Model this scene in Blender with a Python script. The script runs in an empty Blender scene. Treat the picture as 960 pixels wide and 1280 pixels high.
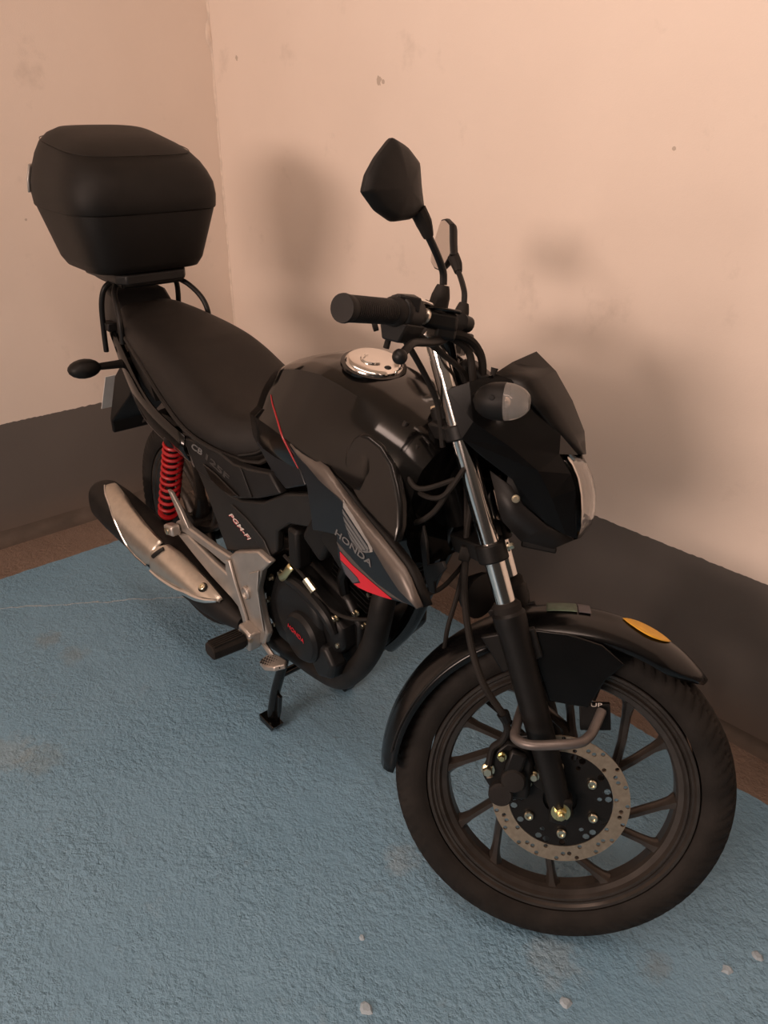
import bpy, bmesh, math, random
from mathutils import Vector, Matrix
random.seed(7)
scene = bpy.context.scene
R = math.radians

# ------------------------------------------------------------------ camera, world, lights, exposure
cam = bpy.data.cameras.new('camera')
cam.sensor_fit = 'VERTICAL'; cam.sensor_height = 36.0; cam.lens = 36.0 * 987.8 / 1280.0
cam.clip_start = 0.05; cam.clip_end = 60
camo = bpy.data.objects.new('camera', cam)
camo.location = (2.8449, -1.6789, 1.3930)
camo.rotation_euler = (R(90 - 26.374), R(0.0), R(48.766))
scene.collection.objects.link(camo)
scene.camera = camo

world = bpy.data.worlds.new('world'); scene.world = world
world.use_nodes = True
bg = world.node_tree.nodes['Background']
bg.inputs[0].default_value = (1.0, 0.82, 0.70, 1); bg.inputs[1].default_value = 0.03

def area_lamp(name, loc, target, sx, sy, power, col):
    l = bpy.data.lights.new(name, 'AREA'); l.shape = 'RECTANGLE'; l.size = sx; l.size_y = sy
    l.energy = power; l.color = col
    o = bpy.data.objects.new(name, l); o.location = loc
    d = Vector(target) - Vector(loc)
    o.rotation_euler = d.to_track_quat('-Z', 'Y').to_euler()
    scene.collection.objects.link(o); return o
WARM = (1.0, 0.745, 0.625)
area_lamp('garage_lamp', (2.5, -5.3, 1.9), (1.4, -0.4, 1.2), 1.9, 0.7, 122, WARM)
area_lamp('upper_wall_fill', (2.2, -1.55, 2.46), (2.2, -0.2, 1.7), 2.4, 0.4, 28, WARM)  # added overhead fill without a fixture, brightens the upper wall

scene.view_settings.view_transform = 'Standard'
scene.view_settings.look = 'None'
scene.view_settings.exposure = 0.10
scene.view_settings.gamma = 1.0
scene.view_settings.use_curve_mapping = False

# ------------------------------------------------------------------ materials
def nodes_of(m):
    m.use_nodes = True
    return m.node_tree.nodes, m.node_tree.links, m.node_tree.nodes['Principled BSDF']
def mat(name, col, rough=0.5, metal=0.0, coat=0.0, bump=0.0, bscale=200.0, spec=None, vary=0.0, vscale=30.0, trans=0.0, ior=None, detail=3):
    m = bpy.data.materials.new(name); N, L, b = nodes_of(m)
    b.inputs['Base Color'].default_value = (*col, 1); b.inputs['Roughness'].default_value = rough
    b.inputs['Metallic'].default_value = metal
    if coat: b.inputs['Coat Weight'].default_value = coat; b.inputs['Coat Roughness'].default_value = 0.06
    if spec is not None: b.inputs['Specular IOR Level'].default_value = spec
    if trans: b.inputs['Transmission Weight'].default_value = trans
    if ior: b.inputs['IOR'].default_value = ior
    tc = N.new('ShaderNodeTexCoord')
    if bump:
        n = N.new('ShaderNodeTexNoise'); n.inputs['Scale'].default_value = bscale; n.inputs['Detail'].default_value = detail
        L.new(tc.outputs['Object'], n.inputs['Vector'])
        bp = N.new('ShaderNodeBump'); bp.inputs['Strength'].default_value = bump; bp.inputs['Distance'].default_value = 0.002
        L.new(n.outputs['Fac'], bp.inputs['Height']); L.new(bp.outputs['Normal'], b.inputs['Normal'])
    if vary:
        n2 = N.new('ShaderNodeTexNoise'); n2.inputs['Scale'].default_value = vscale; n2.inputs['Detail'].default_value = 4
        L.new(tc.outputs['Object'], n2.inputs['Vector'])
        r = N.new('ShaderNodeValToRGB'); r.color_ramp.elements[0].position = .3; r.color_ramp.elements[1].position = .72
        r.color_ramp.elements[0].color = (*[c * (1 - vary) for c in col], 1)
        r.color_ramp.elements[1].color = (*[min(1, c * (1 + vary)) for c in col], 1)
        L.new(n2.outputs['Fac'], r.inputs['Fac']); L.new(r.outputs['Color'], b.inputs['Base Color'])
    return m
M = {}
M['gloss_black'] = mat('gloss_black_paint', (.0035, .0033, .0031), .13, spec=.45, vary=.2)
M['fairing_black'] = mat('fairing_black_paint', (.0042, .0041, .0042), .2, spec=.4, vary=.2)
M['black_plastic'] = mat('matte_black_plastic', (.0075, .0069, .0064), .5, spec=.25, bump=.15, bscale=900, vary=.2)
M['dark_plastic'] = mat('dark_grey_plastic', (.0125, .0118, .0115), .45, spec=.28, bump=.1, bscale=700, vary=.15)
M['vinyl'] = mat('seat_vinyl', (.0125, .0102, .0088), .55, spec=.28, bump=.25, bscale=700, vary=.15)
M['box_plastic'] = mat('box_plastic', (.0085, .0073, .0064), .5, spec=.25, bump=.3, bscale=1100, vary=.15)
M['rubber'] = mat('tyre_rubber', (.017, .0145, .0125), .7, spec=.22, bump=.2, bscale=300, vary=.35, vscale=18)
M['soft_rubber'] = mat('grip_rubber', (.017, .0150, .0138), .6, spec=.25, bump=.2, bscale=600, vary=.2)
M['wheel'] = mat('wheel_satin_paint', (.066, .056, .049), .30, .55, vary=.2)
M['satin_black'] = mat('satin_black_metal', (.0085, .008, .0076), .45, .1, spec=.3, vary=.2)
M['engine_black'] = mat('engine_black_paint', (.0055, .0053, .0052), .36, .1, spec=.3, vary=.25)
M['cover_black'] = mat('crank_cover_paint', (.009, .0092, .0095), .42, .1, spec=.3, vary=.2)
M['pipe_black'] = mat('exhaust_black', (.0135, .0115, .010), .55, .2, spec=.3, vary=.35)
M['chrome'] = mat('chrome', (.83, .80, .76), .14, 1.0, vary=.03)
M['brushed'] = mat('brushed_shield', (.62, .56, .48), .33, .85, vary=.08, vscale=60)
M['polished'] = mat('polished_edge', (.80, .78, .75), .16, 1.0, vary=.05)
M['cast_alu'] = mat('silver_cast_paint', (.46, .42, .38), .36, .7, vary=.08)
M['steel'] = mat('brake_steel', (.42, .345, .26), .42, .8, vary=.12, vscale=120)
M['zinc'] = mat('zinc_bolt', (.72, .66, .50), .28, 1.0, vary=.1)
M['gold_zinc'] = mat('yellow_zinc', (.75, .66, .36), .28, 1.0, vary=.1)
M['grey_tube'] = mat('grey_tube_paint', (.16, .14, .13), .4, .5, vary=.1)
M['red_spring'] = mat('red_spring_paint', (.36, .007, .010), .45, 0, .05, vary=.1)
M['red_decal'] = mat('red_decal', (.60, .010, .022), .35, 0, .3, vary=.05)
M['red_line'] = mat('red_pinstripe', (.34, .010, .016), .35, 0, .3, vary=.05)
M['blue_panel'] = mat('dark_blue_grey_paint', (.009, .0125, .0165), .32, spec=.4, vary=.12)
M['silver_and_sheen'] = mat('silver_grey_and_sheen', (.125, .108, .096), .4, .45, vary=.1)  # silver graphics, and the bright reflection coloured into the shroud facet
M['grey_decal'] = mat('grey_decal', (.075, .065, .075), .4, 0, .3, vary=.05)
M['silver_decal'] = mat('silver_decal', (.40, .37, .34), .35, .3, .2, vary=.04)
M['emblem_grey'] = mat('emblem_grey', (.16, .16, .16), .4, .2, vary=.04)
M['side_grey'] = mat('side_cover_grey', (.0165, .0155, .0145), .45, spec=.3, vary=.12)
M['white_print'] = mat('white_print', (.62, .58, .54), .5, vary=.03)
M['dark_print'] = mat('dark_grey_print', (.045, .042, .040), .4, vary=.03)
M['plate_white'] = mat('plate_white', (.62, .60, .57), .4, vary=.06)
M['red_lens'] = mat('red_lens', (.35, .01, .01), .15, 0, .5, vary=.05)
M['clear'] = mat('clear_plastic', (.97, .96, .95), .03, trans=1.0, ior=1.25, vary=.01)
M['clear_lens'] = mat('indicator_lens', (.95, .92, .88), .08, trans=.85, ior=1.3, vary=.05, vscale=120)
M['smoke'] = mat('smoked_screen', (.0085, .0075, .0068), .35, spec=.3, vary=.1)
M['mirror_glass'] = mat('mirror_glass', (.9, .9, .9), .02, 1.0, vary=.01)
M['amber'] = mat('grey_bulb', (.45, .38, .33), .2, .6, vary=.05)
M['yellow_sticker'] = mat('yellow_sticker', (.80, .42, .03), .45, vary=.1, vscale=80)
M['green_sticker'] = mat('green_sticker', (.09, .13, .09), .45, vary=.3, vscale=80)
M['ignition'] = mat('dial_face', (.03, .03, .032), .2, 0, .5, vary=.1)

def wall_material(name, axis_spots, hg=0.44):
    m = bpy.data.materials.new(name); N, L, b = nodes_of(m)
    tc = N.new('ShaderNodeTexCoord'); sep = N.new('ShaderNodeSeparateXYZ'); L.new(tc.outputs['Object'], sep.inputs[0])
    def noise(scale, det=4, rough=.5):
        n = N.new('ShaderNodeTexNoise'); n.inputs['Scale'].default_value = scale; n.inputs['Detail'].default_value = det
        n.inputs['Roughness'].default_value = rough; L.new(tc.outputs['Object'], n.inputs['Vector']); return n.outputs['Fac']
    def math_(op, a, c=None, d=None):
        n = N.new('ShaderNodeMath'); n.operation = op
        for i, v in enumerate((a, c, d)):
            if v is None: continue
            if isinstance(v, (int, float)): n.inputs[i].default_value = v
            else: L.new(v, n.inputs[i])
        return n.outputs[0]
    def mix(f, a, c):
        n = N.new('ShaderNodeMix'); n.data_type = 'RGBA'
        if isinstance(f, (int, float)): n.inputs[0].default_value = f
        else: L.new(f, n.inputs[0])
        for i, v in ((6, a), (7, c)):
            if isinstance(v, tuple): n.inputs[i].default_value = (*v, 1)
            else: L.new(v, n.inputs[i])
        return n.outputs[2]
    cream = mix(noise(2.2, 5), (.74, .625, .535), (.84, .725, .63))
    # soft grey rub marks on the cream paint and a few small chips
    rub = math_('MULTIPLY', math_('MAXIMUM', math_('SUBTRACT', noise(5.5, 6, .65), .60), 0.0), 2.2)
    cream = mix(rub, cream, (.42, .35, .29))
    for (sx, sy, sz, rad) in axis_spots:
        d = N.new('ShaderNodeVectorMath'); d.operation = 'DISTANCE'; L.new(tc.outputs['Object'], d.inputs[0]); d.inputs[1].default_value = (sx, sy, sz)
        f = math_('LESS_THAN', math_('ADD', d.outputs['Value'], math_('MULTIPLY', math_('SUBTRACT', noise(70, 3), .5), rad * 2.2)), rad)
        cream = mix(math_('MULTIPLY', f, .55), cream, (.30, .23, .17))
    grey = mix(noise(3.0, 5), (.108, .093, .083), (.140, .122, .109))
    dust = math_('MULTIPLY', math_('SUBTRACT', 1.0, math_('MULTIPLY', sep.outputs['Z'], 7.0)), .8)
    dust.node.use_clamp = True
    grey = mix(math_('MULTIPLY', dust, math_('ADD', noise(9, 5), .1)), grey, (.20, .145, .11))
    edge = math_('ADD', hg, math_('MULTIPLY', math_('SUBTRACT', noise(55, 3), .5), .010))
    sel = math_('LESS_THAN', sep.outputs['Z'], edge)
    col = mix(sel, cream, grey)
    L.new(col, b.inputs['Base Color']); b.inputs['Roughness'].default_value = .72
    h = math_('ADD', math_('MULTIPLY', noise(260, 2), .35), math_('MULTIPLY', noise(14, 3), 1.2))
    bp = N.new('ShaderNodeBump'); bp.inputs['Strength'].default_value = .22; bp.inputs['Distance'].default_value = .004
    L.new(h, bp.inputs['Height']); L.new(bp.outputs['Normal'], b.inputs['Normal'])
    return m

def floor_material():
    m = bpy.data.materials.new('blue_floor_paint'); N, L, b = nodes_of(m)
    tc = N.new('ShaderNodeTexCoord'); sep = N.new('ShaderNodeSeparateXYZ'); L.new(tc.outputs['Object'], sep.inputs[0])
    def noise(scale, det=4, rough=.5):
        n = N.new('ShaderNodeTexNoise'); n.inputs['Scale'].default_value = scale; n.inputs['Detail'].default_value = det
        n.inputs['Roughness'].default_value = rough; L.new(tc.outputs['Object'], n.inputs['Vector']); return n.outputs['Fac']
    def math_(op, a, c=None):
        n = N.new('ShaderNodeMath'); n.operation = op
        for i, v in enumerate((a, c)):
            if v is None: continue
            if isinstance(v, (int, float)): n.inputs[i].default_value = v
            else: L.new(v, n.inputs[i])
        return n.outputs[0]
    def mix(f, a, c):
        n = N.new('ShaderNodeMix'); n.data_type = 'RGBA'
        if isinstance(f, (int, float)): n.inputs[0].default_value = f
        else: L.new(f, n.inputs[0])
        for i, v in ((6, a), (7, c)):
            if isinstance(v, tuple): n.inputs[i].default_value = (*v, 1)
            else: L.new(v, n.inputs[i])
        return n.outputs[2]
    def clamp(x):
        x.node.use_clamp = True; return x
    blue = mix(noise(3.5, 6, .6), (.165, .320, .455), (.215, .380, .520))
    worn = clamp(math_('MULTIPLY', math_('SUBTRACT', noise(11, 6, .7), .60), 3.0))
    blue = mix(math_('MULTIPLY', worn, .55), blue, (.29, .36, .40))
    dirt = clamp(math_('MULTIPLY', math_('SUBTRACT', noise(6.5, 7, .72), .62), 4.0))
    blue = mix(math_('MULTIPLY', dirt, .35), blue, (.20, .17, .13))
    # pale scuffs and brown smears at their own places
    for (x, y, r, c, k) in ((1.992, -.888, .045, (.29, .38, .44), .5), (2.341, -.825, .06, (.29, .37, .42), .45), (2.476, -.694, .035, (.19, .22, .22), .4),
                            (.716, -1.151, .05, (.22, .25, .24), .4), (.84, -1.12, .05, (.22, .25, .24), .35), (1.2, -1.35, .07, (.22, .27, .27), .35), (1.13, -1.40, .08, (.30, .37, .39), .35)):
        d = N.new('ShaderNodeVectorMath'); d.operation = 'DISTANCE'; L.new(tc.outputs['Object'], d.inputs[0]); d.inputs[1].default_value = (x, y, 0)
        q = math_('ADD', d.outputs['Value'], math_('MULTIPLY', math_('SUBTRACT', noise(28, 5, .7), .5), r * 2.4))
        f = clamp(math_('MULTIPLY', math_('SUBTRACT', r, q), 1.6 / r))
        blue = mix(math_('MULTIPLY', f, k), blue, c)
    concrete = mix(noise(7, 6, .6), (.17, .122, .096), (.27, .200, .160))
    concrete = mix(clamp(math_('MULTIPLY', math_('SUBTRACT', noise(120, 2), .70), 6.0)), concrete, (.34, .29, .25))
    wob = math_('MULTIPLY', math_('SUBTRACT', noise(22, 4), .5), .022)
    s1 = math_('LESS_THAN', math_('ADD', sep.outputs['X'], wob), .262)
    s2 = math_('GREATER_THAN', math_('ADD', sep.outputs['Y'], wob), -.160)
    bare = math_('MAXIMUM', s1, s2)
    col = mix(bare, blue, concrete)
    # hairline crack with whitish edges across the back of the bay
    cr = math_('ABSOLUTE', math_('SUBTRACT', math_('ADD', sep.outputs['Y'], math_('MULTIPLY', math_('SUBTRACT', noise(12, 6, .6), .5), .09)),
               math_('ADD', -1.835, math_('MULTIPLY', sep.outputs['X'], 1.434))))
    lim = math_('LESS_THAN', sep.outputs['X'], .80)
    col = mix(math_('MULTIPLY', math_('MULTIPLY', math_('LESS_THAN', math_('ADD', cr, math_('MULTIPLY', noise(30, 3), .010)), .0095), lim), .75), col, (.46, .52, .54))
    L.new(col, b.inputs['Base Color'])
    b.inputs['Roughness'].default_value = .42; b.inputs['Specular IOR Level'].default_value = .5
    h1 = math_('MULTIPLY', noise(75, 3, .55), 1.0); h2 = math_('MULTIPLY', noise(26, 3), .8); h3 = math_('MULTIPLY', noise(180, 2), .30)
    pit = clamp(math_('MULTIPLY', math_('SUBTRACT', noise(95, 2), .62), 5.0))
    patch = clamp(math_('ADD', math_('MULTIPLY', math_('SUBTRACT', noise(4.2, 4), .5), 3.2), .62))
    ridge = clamp(math_('MULTIPLY', math_('SUBTRACT', noise(48, 5, .65), .55), 6.0))
    H = math_('SUBTRACT', math_('ADD', math_('MULTIPLY', math_('ADD', h1, math_('MULTIPLY', ridge, .45)), math_('ADD', math_('MULTIPLY', patch, .9), .25)), math_('ADD', h2, h3)), math_('MULTIPLY', math_('MULTIPLY', pit, patch), .6))
    bp = N.new('ShaderNodeBump'); bp.inputs['Strength'].default_value = .7; bp.inputs['Distance'].default_value = .0075
    L.new(H, bp.inputs['Height']); L.new(bp.outputs['Normal'], b.inputs['Normal'])
    return m

# ------------------------------------------------------------------ geometry helpers
RAKE = R(26.0); KD = Vector((-math.sin(RAKE), 0, math.cos(RAKE))); KP = Vector((1.243, 0, .305))
STEER = Matrix.Translation(KP) @ Matrix.Rotation(R(41.01), 4, KD) @ Matrix.Translation(-KP)
def V(p): return Vector(p)
def catmull(pts, k):
    pts = [V(p) for p in pts]
    if k <= 1 or len(pts) < 3: return pts
    out = []
    for i in range(len(pts) - 1):
        p0 = pts[max(i - 1, 0)]; p1 = pts[i]; p2 = pts[i + 1]; p3 = pts[min(i + 2, len(pts) - 1)]
        for j in range(k):
            t = j / k
            out.append(0.5 * ((2 * p1) + (p2 - p0) * t + (2 * p0 - 5 * p1 + 4 * p2 - p3) * t * t + (3 * p1 - p0 - 3 * p2 + p3) * t ** 3))
    out.append(pts[-1]); return out
def resample(pts, n):
    pts = [V(p) for p in pts]; L = [0]
    for a, b in zip(pts, pts[1:]): L.append(L[-1] + (b - a).length)
    out = []
    for i in range(n):
        s = L[-1] * i / (n - 1); k = 0
        while k < len(L) - 2 and L[k + 1] < s: k += 1
        d = L[k + 1] - L[k]; t = 0 if d == 0 else (s - L[k]) / d
        out.append(pts[k].lerp(pts[k + 1], t))
    return out
def mir(pts, s=1): return [(p[0], p[1] * s, p[2]) for p in pts]

class MB:
    def __init__(s): s.v = []; s.f = []
    def add(s, vs, fs):
        o = len(s.v); s.v += [V(v) for v in vs]; s.f += [tuple(i + o for i in f) for f in fs]; return s
    def box(s, c, size, rot=None, taper=1.0):
        hx, hy, hz = (d / 2 for d in size); vs = []
        for z in (-hz, hz):
            k = taper if z > 0 else 1
            for x, y in ((-hx, -hy), (hx, -hy), (hx, hy), (-hx, hy)): vs.append(V((x * k, y * k, z)))
        if rot is not None: vs = [rot @ v for v in vs]
        vs = [v + V(c) for v in vs]
        return s.add(vs, [(3, 2, 1, 0), (4, 5, 6, 7), (0, 1, 5, 4), (1, 2, 6, 5), (2, 3, 7, 6), (3, 0, 4, 7)])
    def loft(s, rings, closed=True, cap=True, loop=False):
        n = len(rings[0]); vs = [p for r in rings for p in r]; fs = []
        m = len(rings)
        for i in range(m if loop else m - 1):
            a = i * n; b = ((i + 1) % m) * n
            for j in range(n if closed else n - 1):
                k = (j + 1) % n; fs.append((a + j, a + k, b + k, b + j))
        if cap and closed and not loop:
            fs.append(tuple(range(n))[::-1]); fs.append(tuple(range((m - 1) * n, m * n)))
        return s.add(vs, fs)
    def tube(s, pts, r, n=10, k=6, cap=True, flat=1.0):
        P = catmull(pts, k); m = len(P)
        if isinstance(r, (list, tuple)):
            rr = []
            for i in range(m):
                t = i / (m - 1) * (len(r) - 1); a = min(int(t), len(r) - 2); rr.append(r[a] + (r[a + 1] - r[a]) * (t - a))
        else: rr = [r] * m
        T = [(P[min(i + 1, m - 1)] - P[max(i - 1, 0)]).normalized() for i in range(m)]
        u = T[0].orthogonal().normalized(); rings = []
        if flat != 1.0:
            u = (V((0, 1, 0)) - T[0] * T[0].y).normalized() if abs(T[0].y) < .9 else u
        for i in range(m):
            u = (u - T[i] * u.dot(T[i])).normalized(); w = T[i].cross(u)
            rings.append([P[i] + (u * math.cos(a) * flat + w * math.sin(a)) * rr[i] for a in (2 * math.pi * j / n for j in range(n))])
        return s.loft(rings, cap=cap)
    def lathe(s, o, ax, prof, n=24, loop=False):
        o = V(o); ax = V(ax).normalized(); u = ax.orthogonal().normalized(); w = ax.cross(u)
        rings = [[o + ax * h + (u * math.cos(2 * math.pi * j / n) + w * math.sin(2 * math.pi * j / n)) * max(r, 1e-5) for j in range(n)] for h, r in prof]
        return s.loft(rings, cap=not loop, loop=loop)
    def cyl(s, a, b, r, n=16): 
        a = V(a); b = V(b); return s.lathe(a, b - a, [(0, r), ((b - a).length, r)], n)
    def prism(s, poly, off):
        off = V(off); n = len(poly); a = [V(p) for p in poly]; b = [p + off for p in a]
        fs = [tuple(range(n))[::-1], tuple(range(n, 2 * n))] + [(i, (i + 1) % n, n + (i + 1) % n, n + i) for i in range(n)]
        return s.add(a + b, fs)
    def grid(s, rows):
        n = len(rows[0]); vs = [p for r in rows for p in r]; fs = []
        for i in range(len(rows) - 1):
            for j in range(n - 1): fs.append((i * n + j, i * n + j + 1, (i + 1) * n + j + 1, (i + 1) * n + j))
        return s.add(vs, fs)
    def ball(s, c, r, scale=(1, 1, 1), nu=16, nv=10, rot=None):
        rings = []
        for i in range(1, nv):
            a = math.pi * i / nv; ring = []
            for j in range(nu):
                b = 2 * math.pi * j / nu
                p = V((math.sin(a) * math.cos(b) * scale[0], math.sin(a) * math.sin(b) * scale[1], math.cos(a) * scale[2])) * r
                ring.append(V(c) + (rot @ p if rot is not None else p))
            rings.append(ring)
        return s.loft(rings)
    def bolt(s, c, ax, r=.006, h=.006, n=6):
        c = V(c); ax = V(ax).normalized()
        s.lathe(c, ax, [(0, r * 1.35), (h * .35, r * 1.35)], 12); return s.lathe(c + ax * h * .35, ax, [(0, r), (h * .8, r), (h, r * .8)], n)
    def build(s, name, m, parent=None, steer=False, solid=0.0, bevel=0.0, sub=0, sharp=35, label=None, smooth=True, seg=2, offset=-1):
        me = bpy.data.meshes.new(name)
        vs = [STEER @ v for v in s.v] if steer else s.v
        me.from_pydata([tuple(v) for v in vs], [], s.f); me.validate(); me.update()
        bm = bmesh.new(); bm.from_mesh(me); bmesh.ops.remove_doubles(bm, verts=bm.verts, dist=1e-6)
        if not solid: bmesh.ops.recalc_face_normals(bm, faces=bm.faces)
        bm.to_mesh(me); bm.free()
        me.materials.append(M[m] if isinstance(m, str) else m)
        if smooth:
            for p in me.polygons: p.use_smooth = True
            if sharp < 180: me.set_sharp_from_angle(angle=R(sharp))
        o = bpy.data.objects.new(name, me); scene.collection.objects.link(o)
        if parent is not None: o.parent = parent
        if solid:
            d = o.modifiers.new('solid', 'SOLIDIFY'); d.thickness = solid; d.offset = offset
        if bevel:
            d = o.modifiers.new('bevel', 'BEVEL'); d.width = bevel; d.segments = seg; d.limit_method = 'ANGLE'; d.angle_limit = R(30); d.harden_normals = False
        if sub:
            d = o.modifiers.new('sub', 'SUBSURF'); d.levels = sub; d.render_levels = sub
        if label: o['label'] = label
        return o

def text_part(name, string, O, U, W, off, m, parent, steer=False, label=None, shear=0.0, thick=.0006, space=1.0, bold=0.0):
    """flat printed lettering: baseline O->U, cap height O->W"""
    cu = bpy.data.curves.new(name, 'FONT'); cu.body = string; cu.shear = shear; cu.space_character = space; cu.offset = bold; cu.resolution_u = 3
    t = bpy.data.objects.new(name, cu); scene.collection.objects.link(t)
    dg = bpy.context.evaluated_depsgraph_get(); me = bpy.data.meshes.new_from_object(t.evaluated_get(dg))
    xs = [v.co.x for v in me.vertices]; ys = [v.co.y for v in me.vertices]
    x0, x1, y0, y1 = min(xs), max(xs), min(ys), max(ys)
    O, U, W, off = V(O), V(U), V(W), V(off)
    mb = MB(); vs = [O + (U - O) * ((v.co.x - x0) / (x1 - x0)) + (W - O) * ((v.co.y - y0) / (y1 - y0)) + off for v in me.vertices]
    mb.add(vs, [tuple(p.vertices) for p in me.polygons])
    bpy.data.objects.remove(t); bpy.data.curves.remove(cu)
    return mb.build(name, m, parent, steer=steer, solid=thick, label=label, smooth=False, offset=0)

def tag(o, label=None, cat=None, kind=None, group=None):
    for k, v in (('label', label), ('category', cat), ('kind', kind), ('group', group)):
        if v: o[k] = v
    return o

# ------------------------------------------------------------------ the setting
def setting(name, mb, m, label=None, **kw):
    o = mb.build(name, m, None, smooth=False, **kw); return tag(o, label, kind='structure')
setting('floor', MB().box((4.0, -3.9, -.05), (8.4, 8.2, .10)), floor_material(), label='blue painted concrete floor with a bare strip along the walls')
setting('wall_right', MB().box((4.0, .10, 1.25), (8.4, .20, 2.5)), wall_material('wall_paint_right', ((.907, 0, 1.494, .011), (.925, 0, 1.490, .006), (.161, 0, 1.584, .008), (1.863, 0, 1.339, .004))))
setting('wall_left', MB().box((-.10, -3.9, 1.25), (.20, 8.2, 2.5)), wall_material('wall_paint_left', ((0, -.75, 1.10, .004),)))
setting('ceiling', MB().box((4.0, -3.9, 2.56), (8.4, 8.2, .12)), mat('ceiling_paint', (.62, .55, .47), .8, bump=.2, bscale=40, vary=.1, vscale=2))
# mortar fillets where the walls meet the floor
fil = mat('fillet_mortar', (.100, .078, .063), .75, bump=.5, bscale=60, vary=.35, vscale=9)
def fillet(name, a, b, inn, r):
    a = V(a); b = V(b); inn = V(inn); mb = MB(); rows = []
    for i in range(41):
        p = a.lerp(b, i / 40); k = r * (1 + random.uniform(-.18, .18))
        rows.append([p + inn * (k * (1 - math.sin(t))) + V((0, 0, k * (1 - math.cos(t)))) for t in (math.pi / 2 * j / 5 for j in range(6))] )
    mb.grid(rows); o = mb.build(name, fil, None); return tag(o, kind='structure')
fillet('trim_1', (.02, -.001, .0), (8.0, -.001, .0), (0, -1, 0), .032)
fillet('trim_2', (.001, -.02, .0), (.001, -7.8, .0), (1, 0, 0), .045)
# uneven plaster bead in the wall corner
mb = MB(); rings = []
for i in range(90):
    z = .44 + 2.06 * i / 89; w = .004 + .005 * random.random() + (.012 if 1.64 < z < 1.70 else 0)
    w2 = .004 + .005 * random.random()
    rings.append([(.0005, -.0005, z), (.0005, -w, z), (w * .42, -w * .42, z), (w2, -.0005, z)])
mb.loft(rings); tag(mb.build('trim_3', mat('corner_plaster', (.74, .62, .52), .75, bump=.4, bscale=60, vary=.12), None, sharp=60), kind='structure')
floor = bpy.data.objects['floor']
chipm = mat('paint_chip_white', (.36, .45, .52), .7, bump=.4, bscale=200, vary=.2)
for i, (x, y, r) in enumerate(((2.407, -.869, .012), (2.183, -1.138, .013), (2.565, -.598, .012), (2.589, -.53, .011), (2.075, -1.06, .007))):
    mb = MB(); n = 9; rim = [(x + r * random.uniform(.6, 1.2) * math.cos(6.283 * j / n), y + r * random.uniform(.6, 1.2) * math.sin(6.283 * j / n), .0003) for j in range(n)]
    top = [(x + (q[0] - x) * .6, y + (q[1] - y) * .6, .0025 + .003 * random.random()) for q in rim]
    mb.loft([rim, top]); mb.build('paint_chip', chipm, floor, sharp=20)

# ------------------------------------------------------------------ the motorcycle (bike axes: x forward, y left, z up, origin under the rear axle)
bike = bpy.data.objects.new('motorcycle', None); scene.collection.objects.link(bike)
BR = Matrix(((.99955792, .01420122, .02612079), (-.01409778, .99989205, -.00414004), (-.02617676, .00376997, .99965022)))
bike.matrix_world = Matrix.Translation((.95057, -.73341, .03390)) @ BR.to_4x4()
tag(bike, 'black motorcycle with red rear springs and silver exhaust on its centre stand', 'motorcycle')
B = bike
RIGHT = V((0, -1, 0))

# ---- wheels
def tyre_mb(c, R0, w, grooves):
    """real tyre section, shoulder grooves cut into the tread"""
    mb = MB(); c = V(c); rt = w / 2; n = 328
    k_ = w / .086; h = R0 - .305
    half = [(0, .305), (.006, .3047), (.012, .3037), (.018, .3017), (.024, .2985), (.029, .2945), (.033, .2895), (.0362, .2825), (.0382, .274), (.0385, .266), (.0372, .257), (.034, .249), (.0295, .2432)]
    sec = [(-y * k_, r + h * min(1, (r - .2286) / .06)) for y, r in half[::-1]] + [(y * k_, r + h * min(1, (r - .2286) / .06)) for y, r in half[1:]]
    rings = []
    for i in range(n):
        th = 2 * math.pi * i / n; ring = []
        for k, (y, r) in enumerate(sec):
            if abs(k - 12) < 9 and grooves:
                ph = (i + abs(y) * 330) % 4
                if ph < 1.2 and 3 <= abs(k - 12) <= 8: r -= .0065
                if k == 12 and w < .2: r -= .003
            ring.append(c + V((r * math.cos(th), y, r * math.sin(th))))
        rings.append(ring)
    return mb.loft(rings, loop=True)
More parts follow.
